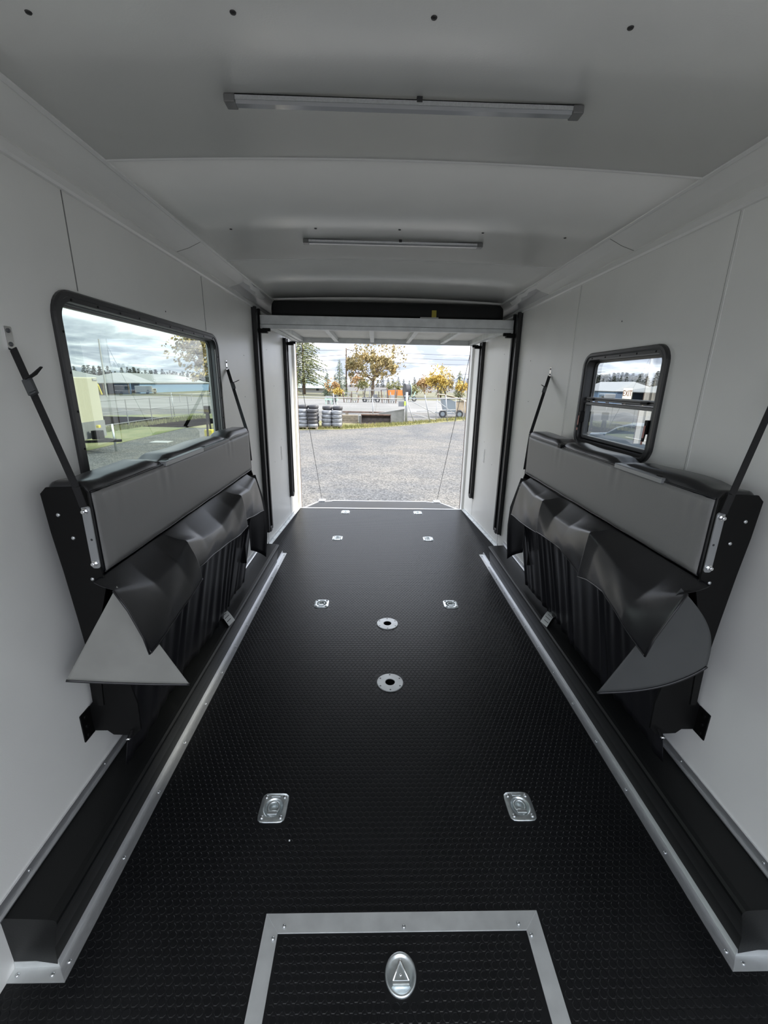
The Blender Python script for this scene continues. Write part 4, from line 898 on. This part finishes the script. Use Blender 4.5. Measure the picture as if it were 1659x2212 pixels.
def leafcard(o, c, sz, r):
    a = Vector((r.gauss(0, 1), r.gauss(0, 1), r.gauss(0, 1))).normalized(); b = a.orthogonal().normalized(); q = a.cross(b)
    o.add([c + b * sz * 1.2, c + q * sz * .7, c - b * sz, c - q * sz * .7], [(0, 1, 2, 3)])
def conifer_mesh(h, rad, seed, lean=0, dens=1.0, bare=.08, card=.3):
    r = random.Random(seed); o = MB(); n = int(24 * dens)
    for k in range(n):
        t = bare + (1 - bare) * (k / n); z = h * t; R_ = rad * (1 - (t - bare) / (1 - bare)) ** .75 * r.uniform(.75, 1.1) + .04 * rad
        nb = max(4, int(9 * dens * (1 - t * .45)))
        for j in range(nb):
            a = 2 * math.pi * (j + r.random()) / nb; L_ = R_ * r.uniform(.55, 1.15); d = Vector((math.cos(a), math.sin(a), 0)); sd_ = Vector((-d.y, d.x, 0))
            o.add([(0, 0, z), (sd_.x * .03, sd_.y * .03, z + .03), (d.x * L_, d.y * L_, z - .26 * L_ + .06 * L_)], [(0, 1, 2)])
            m = max(4, int(L_ / card * 3.0))
            for q in range(m):
                f = (q + r.random()) / m; f = .15 + .85 * f; w_ = L_ * .22 * (1.1 - f); off = r.uniform(-1, 1) * w_
                c = d * (L_ * f) + sd_ * off; zc = z - .30 * f * f * L_ + .08 * L_ * f - r.uniform(0, .25) * card
                e_ = (d * r.uniform(.4, 1) + sd_ * (off / max(w_, .01)) * .8 + Vector((0, 0, r.uniform(-.7, .1)))).normalized() * card * r.uniform(.6, 1.2); g_ = e_.cross(Vector((r.gauss(0, 1), r.gauss(0, 1), 1))).normalized() * card * .22
                p = Vector((c.x, c.y, zc)); o.add([p - e_ * .5, p + g_, p + e_ * .6, p - g_], [(0, 1, 2, 3)])
    return o
def conifer(name, x, y, h, rad, seed, m, lab, group=None, dens=1.0, bare=.08, card=.3):
    o = thing(name, lab, 'tree', (x, y, G), group)
    f = conifer_mesh(h, rad, seed, dens=dens, bare=bare, card=card); f.v = [(a + x, b + y, c + G) for a, b, c in f.v]
    f.build('foliage', m, o); MB().tube([(x, y, G), (x, y, G + h * .96)], [h * .018 + .05, .02], 7).build('trunk', 'bark', o, smooth=True)
    return o
def broadleaf(name, x, y, h, rad, seed, m, lab, group=None, leaf=.22, nleaf=26, lev=4, fork=.3, trunk_r=.03, oval=1.0, off=0.0):
    r = random.Random(seed); o = thing(name, lab, 'tree', (x, y, G), group)
    tr = MB(); lf = MB(); C0 = Vector((x + off, y, G + h * .63)); rz = h * .42
    def grow(p, d, L_, rr, k):
        pts = [p]; q = p
        for i in range(3):
            d2 = (d + Vector((r.gauss(0, .16), r.gauss(0, .16), r.gauss(0.02, .12)))).normalized(); q = q + d2 * L_ / 3; pts.append(q); d = d2
        tr.tube(pts, [rr, rr * .85, rr * .72, rr * .6], 5 if k else 7, cap=False)
        if k >= lev - 1:
            for _ in range(nleaf):
                c = q + Vector((r.gauss(0, .22), r.gauss(0, .22), r.gauss(0, .18))) * L_ * 1.5
                leafcard(lf, c, leaf * r.uniform(.6, 1.2), r)
        if k < lev:
            for b in range(3 if k < 3 else 2):
                a = 2 * math.pi * (b + r.random() * .8) / 3; e_ = d.orthogonal().normalized(); e2 = d.cross(e_)
                nd_ = (d * .75 + (e_ * math.cos(a) + e2 * math.sin(a)) * r.uniform(.6, .95) + Vector((0, 0, .12))).normalized()
                v = q + nd_ * L_ * .75 - C0
                if (v.x / rad) ** 2 + (v.y / rad) ** 2 + (v.z / rz) ** 2 > 1.25: nd_ = (nd_ - v.normalized() * .8).normalized()
                grow(q, nd_, L_ * r.uniform(.66, .80), rr * .58, k + 1)
    grow(Vector((x, y, G)), Vector((r.uniform(-.05, .05), r.uniform(-.05, .05), 1)), h * fork, h * trunk_r, 0)
    # spread leaves over the crown envelope
    for _ in range(int(nleaf * 15 * rad)):
        v = Vector((r.gauss(0, 1), r.gauss(0, 1), r.gauss(0, 1))).normalized() * r.uniform(.45, 1.0) ** .6
        q = 1 + .22 * math.sin(v.x * 7 + seed) * math.cos(v.z * 6 + v.y * 5)
        if math.sin(v.x * 9 + seed * 2) * math.sin(v.y * 8 + 1) * math.sin(v.z * 9) > -.12: leafcard(lf, C0 + Vector((v.x * rad * q, v.y * rad * q, v.z * rz * q * oval)), leaf * r.uniform(.6, 1.2), r)
    tr.build('trunk_and_branches', 'bark', o); lf.build('leaves', m, o)
    return o
conifer('tall_conifer', -15.9, 100, 19, 5.6, 11, 'needle', 'tall ragged conifer at the left edge of the rear opening', dens=1.75, bare=.14, card=.42)
conifer('tall_conifer', -21.5, 104, 17, 4.6, 12, 'needle', 'second tall conifer behind the tall one, half hidden by the left door post', dens=1.5, bare=.08, card=.42)
conifer('spruce', -7.15, 90, 7.2, 2.1, 13, 'needle2', 'pointed green spruce left of the utility pole', dens=1.1, bare=.05)
conifer('spruce', -9.8, 92, 4.6, 1.5, 14, 'needle2', 'smaller spruce in front of the pale barn', dens=1.0, bare=.05)
broadleaf('oak', -.5, 100, 12.8, 6.1, 21, 'oakleaf', 'big golden oak in the middle of the rear opening', leaf=.24, nleaf=26, lev=5, fork=.24, trunk_r=.034, off=.8)
broadleaf('orange_shrub', -8.6, 88, 3.4, 1.5, 22, 'rust', 'rusty orange shrub before the spruces', leaf=.16, nleaf=14, lev=3)
broadleaf('yellow_shrub', -7.0, 84, 1.7, 1.3, 23, 'gold', 'low yellow-green shrub right of the orange shrub', leaf=.14, nleaf=12, lev=3)
broadleaf('young_oak', -4.7, 112, 5.4, 2.0, 24, 'rust', 'small round rust-coloured tree right of the utility pole', leaf=.18, nleaf=12, lev=4)
broadleaf('green_shrub', -2.9, 108, 4.0, 1.3, 25, 'olive', 'olive green bush left of the oak trunk', leaf=.18, nleaf=14, lev=3)
broadleaf('green_shrub', 4.0, 96, 3.2, 1.8, 26, 'olive', 'olive green bush under the right side of the oak', leaf=.18, nleaf=14, lev=3)
broadleaf('maple', 12.2, 85, 6.0, 2.2, 31, 'gold', 'yellow maple behind the tarped cart', leaf=.17, nleaf=22, lev=4, fork=.26)
broadleaf('rust_tree', 10.2, 90, 4.2, 1.7, 32, 'rust', 'russet tree at the left of the yellow maple', leaf=.17, nleaf=16, lev=4)
broadleaf('olive_tree', 14.0, 88, 5.2, 1.9, 33, 'oakleaf', 'olive gold tree right behind the yellow maple', leaf=.17, nleaf=18, lev=4)
conifer('spruce', 13.6, 92, 6.6, 1.3, 34, 'needle', 'narrow conifer rising behind the yellow maple', dens=1.0)
conifer('spruce', 16.6, 88, 5.4, 1.6, 35, 'needle', 'conifer near the right door post', dens=1.0)
broadleaf('yellow_shrub', 16.4, 84, 3.6, 1.4, 36, 'gold', 'bright orange-yellow bush by the right door post', leaf=.16, nleaf=14, lev=3)
broadleaf('hedge_bush', 8.3, 95, 2.6, 2.6, 37, 'olive', 'grey-green bush behind the hose reel', leaf=.16, nleaf=16, lev=3)
conifer('spruce', 9.6, 110, 4.4, 1.0, 38, 'needle3', 'little dark conifer on the skyline right of the hose reel', dens=.8)

# wooded skyline all round: copies of a few tree meshes
protos = [conifer_mesh(10, 2.4, 50 + k, dens=.8, bare=.03, card=.8).build('conifer_crown', 'needle3') for k in range(4)]

meshes = [p_.data for p_ in protos]
for p_ in protos: bpy.data.objects.remove(p_)
def skyline(n, fx, group, lab, h0, h1):
    for k in range(n):
        x, y = fx(k / (n - 1), rnd); o = bpy.data.objects.new('distant_conifer', rnd.choice(meshes)); COL.objects.link(o)
        s_ = rnd.uniform(h0, h1) / 10; o.scale = (s_ * rnd.uniform(1.1, 1.7), s_ * 1.4, s_); o.rotation_euler.z = rnd.uniform(0, 6); o.location = (x, y, G)
        tag(o, lab, 'tree', group)
skyline(105, lambda t, r: (-120 + r.uniform(-6, 6), 160 + 190 * t), 'conifers of the wood beyond the left window', 'dark conifer of the far wood seen through the left window', 5.5, 8.5)
skyline(60, lambda t, r: (100 + r.uniform(-5, 5), 148 + 62 * t), 'conifers of the wood beyond the right window', 'dark conifer of the far wood seen through the right window', 6.5, 9)
skyline(46, lambda t, r: (-80 + 160 * t, 300 + r.uniform(-8, 8)), 'conifers on the horizon behind the opening', 'dark conifer on the horizon seen through the rear opening', 4, 8)

# ---- through the left window
cp = thing('cream_cargo_trailer', 'cream cargo trailer with grey lower nose outside the left window', 'trailer', (-12.5, 16.4, G))
MB().box(-14.5, -10.55, 15.58, 17.1, -.40, 1.78).build('body', 'cream', cp, bevel=.04)
MB().box(-10.56, -10.52, 15.75, 17.08, -.38, .22).build('rock_guard', 'lowgrey', cp)
MB().box(-10.555, -10.53, 16.78, 17.03, 1.66, 1.74).build('dark_badge', 'lowgrey', cp); MB().box(-10.535, -10.525, 16.81, 17.0, 1.68, 1.72).build('badge_face', 'white', cp)
for s in (-1, 1): MB().bar((-10.6, 16.2 + .5 * s, -.45), (-9.5, 16.2, -.45), .07, .09).build('tongue', 'blackmetal', cp)
MB().tube([(-9.75, 16.22, G + .05), (-9.75, 16.22, .15)], .04, 8).build('jack', 'galv', cp, smooth=True)
MB().box(-10.4, -10.1, 15.95, 16.25, -.40, -.08).build('battery_box', 'blackmetal', cp, bevel=.02)
MB().box(-10.2, -10.1, 15.98, 16.12, .02, .12).build('yellow_plug', 'yellow', cp, bevel=.01)
for y in (15.7, 17.0):
    q = tyre_mesh('wheel', 'tyre2', .34, .2, 0, 0).build('wheel', 'tyre2', cp, smooth=True); q.matrix_basis = Matrix.Translation((-12.9, y, G + .34)) @ Matrix.Rotation(R90, 4, 'X')
def shed(name, x, y0, y1, ze, zr, dep, wall, lab, hip=4.0, posts=5):
    o = thing(name, lab, 'shed', (x, (y0 + y1) / 2, G)); sg = -1 if x < 0 else 1
    xb = x + sg * dep; xm = x + sg * dep / 2
    MB().add([(x, y0, ze), (x, y1, ze), (xm, y1 - hip, zr), (xm, y0 + hip, zr), (xb, y0, ze), (xb, y1, ze)], [(0, 1, 2, 3), (4, 3, 2, 5), (0, 3, 4), (1, 5, 2)]).build('roof', 'roofgrey', o, solid=.12)
    MB().box(xb - .2, xb, y0 + .3, y1 - .3, G, ze).build('rear_wall', wall, o)
    if posts:
        MB().box(min(x, xb), max(x, xb), y1 - .5, y1 - .3, G, ze).build('end_wall', wall, o)
        for k in range(posts): MB().box(x + sg * .3 - .1, x + sg * .3 + .1, y0 + .5 + (y1 - y0 - 1.2) * k / (posts - 1), y0 + .7 + (y1 - y0 - 1.2) * k / (posts - 1), G, ze).build('post', 'wood', o)
    else: MB().box(min(x + sg * .3, x + sg * .5), max(x + sg * .3, x + sg * .5), y0 + .4, y1 - .4, G, ze).build('front_wall', wall, o)
    return o
shed('open_shed', -45, 44, 83.5, 1.0, 3.1, 14, 'blue', 'long grey roofed open shed behind the cream trailer', 6, 6)
shed('blue_shed', -45, 86.5, 124, .98, 2.9, 14, 'blue', 'blue walled shed with a pale hipped roof outside the left window', 5, 0)
wt = thing('white_truck', 'white box truck parked between the two sheds', 'truck', (-43, 84.5, G))
MB().box(-44, -42, 82.5, 85, -.6, .55).build('cargo_box', 'white', wt, bevel=.05); MB().box(-44, -42, 85.1, 86.6, -.6, .1).build('cab', 'white', wt, bevel=.15); MB().box(-42.0, -41.95, 85.3, 86.2, -.25, .05).build('window', 'carglass', wt)
for y in (83.2, 86): q = tyre_mesh('wheel', 'tyre2', .4, .25, 0, 0).build('wheel', 'tyre2', wt, smooth=True); q.matrix_basis = Matrix.Translation((-42.1, y, G + .4)) @ Matrix.Rotation(R90, 4, 'Y')
yl = thing('yellow_digger', 'small yellow digger before the open shed', 'digger', (-40, 62, G))
MB().box(-41, -39, 61, 63.5, -.5, .2).build('body', 'yellow', yl, bevel=.1); MB().box(-40.8, -39.2, 61.2, 62.2, .2, .9).build('cab', 'carglass', yl, bevel=.08); MB().bar((-40, 63.4, .0), (-40, 65.2, .9), .25, .3).build('boom', 'yellow', yl); MB().bar((-40, 65.2, .9), (-40, 65.8, -.5), .2, .22).build('arm', 'yellow', yl)
for x in (-40.9, -39.1): MB().box(x - .2, x + .2, 60.9, 63.6, G, -.45).build('track', 'tyre2', yl, bevel=.1)
pf = thing('pipe_fence', 'dark pipe rail fence across the lawn outside the left window', 'fence', (-14.5, 29, G))
for z in (.62, -.0, -.62): MB().tube([(-14.6, 18, z), (-13.2, 40, z)], .022, 6).build('rail', 'lowgrey', pf)
for k in range(10): y = 18 + 2.4 * k; MB().tube([(-14.6 + 1.4 * (y - 18) / 22, y, G), (-14.6 + 1.4 * (y - 18) / 22, y, .66)], .03, 6).build('post', 'lowgrey', pf)
lp = thing('lamp_pole', 'pale tall pole behind the cream trailer', 'pole', (-40, 67, G)); MB().tube([(-40, 67, G), (-40, 67.2, 7.2)], [.12, .08], 8).build('pole', 'white', lp)
wf = thing('white_fence', 'white rail fence at the right end of the left window view', 'fence', (-24, 60, G))
MB().box(-24.1, -24, 55, 66, -.05, .05).build('rail', 'white', wf)
for y in (55, 58.5, 62, 65.9): MB().box(-24.1, -24, y, y + .12, G, .1).build('post', 'white', wf)
broadleaf('oak', -30, 82, 13.5, 6.0, 61, 'oakleaf', 'pale broadleaf tree at the right end of the left window view', leaf=.30, nleaf=26, lev=4)
cn = thing('tool_stand', 'dark stand with a yellow machine at the right edge of the left window', 'stand', (-6.6, 17.2, G))
for a in (-.25, .25): MB().bar((-6.6, 17.2 + a, G), (-6.6, 17.2 + a * .3, .55), .06, .06).build('leg', 'blackmetal', cn)
MB().box(-6.75, -6.45, 17.05, 17.4, -.45, -.1).build('engine', 'yellow', cn, bevel=.03); MB().box(-6.9, -6.2, 16.5, 17.6, G, G + .06).build('base', 'bluegrey', cn)
MB().box(-6.7, -6.5, 17.1, 17.3, .5, .8).build('head', 'blackmetal', cn, bevel=.02)
pb = MB().box(-9.9, -9.1, 18.9, 19.5, G + .0, G + .02).build('white_sheet', 'white'); tag(pb, 'white sheet lying on the grass outside the left window', 'sheet')

# ---- through the right window
bs = thing('blue_storage_shed', 'blue shed with a white roof outside the right window', 'shed', (44, 78, G))
MB().box(40.2, 48, 74, 86, G, 1.1).build('wall', 'blue', bs); MB().add([(39.8, 73.6, 1.1), (39.8, 86.4, 1.1), (44, 86.4, 2.7), (44, 75.4, 2.7), (48.4, 73.6, 1.1), (48.4, 86.4, 1.1)], [(0, 1, 2, 3), (3, 2, 5, 4), (0, 3, 4), (1, 5, 2)]).build('roof', 'white', bs, solid=.12)
shed('pole_barn', 40, 50, 71.2, 1.1, 2.5, 10, 'dark', 'open pole barn with a pale roof outside the right window', 5, 5)
vt = thing('white_van', 'white pickup truck parked between blue shed and pole barn', 'truck', (38, 71.5, G))
MB().box(37, 39, 69, 74.5, -.5, .05).build('body', 'white', vt, bevel=.1); MB().box(37.1, 38.9, 71, 73, .05, .75).build('cab', 'white', vt, bevel=.12); MB().box(36.97, 37.1, 71.3, 72.7, .15, .6).build('window', 'carglass', vt)
for y in (70, 73.5): q = tyre_mesh('wheel', 'tyre2', .38, .25, 0, 0).build('wheel', 'tyre2', vt, smooth=True); q.matrix_basis = Matrix.Translation((37.1, y, G + .38)) @ Matrix.Rotation(R90, 4, 'Y')
car = thing('parked_car', 'silver-blue car with chrome window trim below the right window', 'car', (9, 13.6, G))
side = [(11.2, -.45), (11.25, .2), (11.5, .5), (12.0, .70), (12.9, .73), (14.0, .66), (14.8, .46), (15.4, .2), (16.2, .1), (16.4, -.1), (16.4, -.55), (11.2, -.62)]
lps = []
for x, k in ((8.0, .93), (8.08, 1.0), (9.72, 1.0), (9.8, .93)): lps.append([(x + (.18 if z > .1 and x < 9 else -.18 if z > .1 else 0), 13.6 + (y - 13.6) * (1 if k == 1 else .985), -.55 + (z + .55) * k) for y, z in side])
MB().loops(lps).build('body', 'carpaint', car, bevel=.05, seg=3)
gw = [(11.8, .22), (12.1, .52), (12.9, .58), (13.4, .52), (13.95, .20)]
MB().prism(gw, lambda y, z, d: (8.13 + d + (z - .1) * .26, y, z), -.04, .0).build('side_window', 'carglass', car)
MB().tube([(8.075 + (z - .1) * .26, y, z) for y, z in gw + gw[:1]], .018, 6).build('chrome_trim', 'chrome', car)
for y in (12.1, 15.2):
    for x in (8.08, 9.72): q = tyre_mesh('wheel', 'tyre2', .33, .22, 0, 0).build('wheel', 'tyre2', car, smooth=True); q.matrix_basis = Matrix.Translation((x, y, G + .33)) @ Matrix.Rotation(R90, 4, 'Y')
dk = thing('dark_tarp_pile', 'dark tarp heap behind the silver-blue car', 'tarp', (14, 24, G))
MB().grid(lambda u, v: (13 + 4 * u, 18 + 14 * v, G + .01 + 1.1 * math.sin(math.pi * u) ** .6 * math.sin(math.pi * v) ** .5 * (1 + .15 * math.sin(u * 17) * math.sin(v * 25))), 16, 30).build('tarp', 'lowgrey', dk, smooth=True)
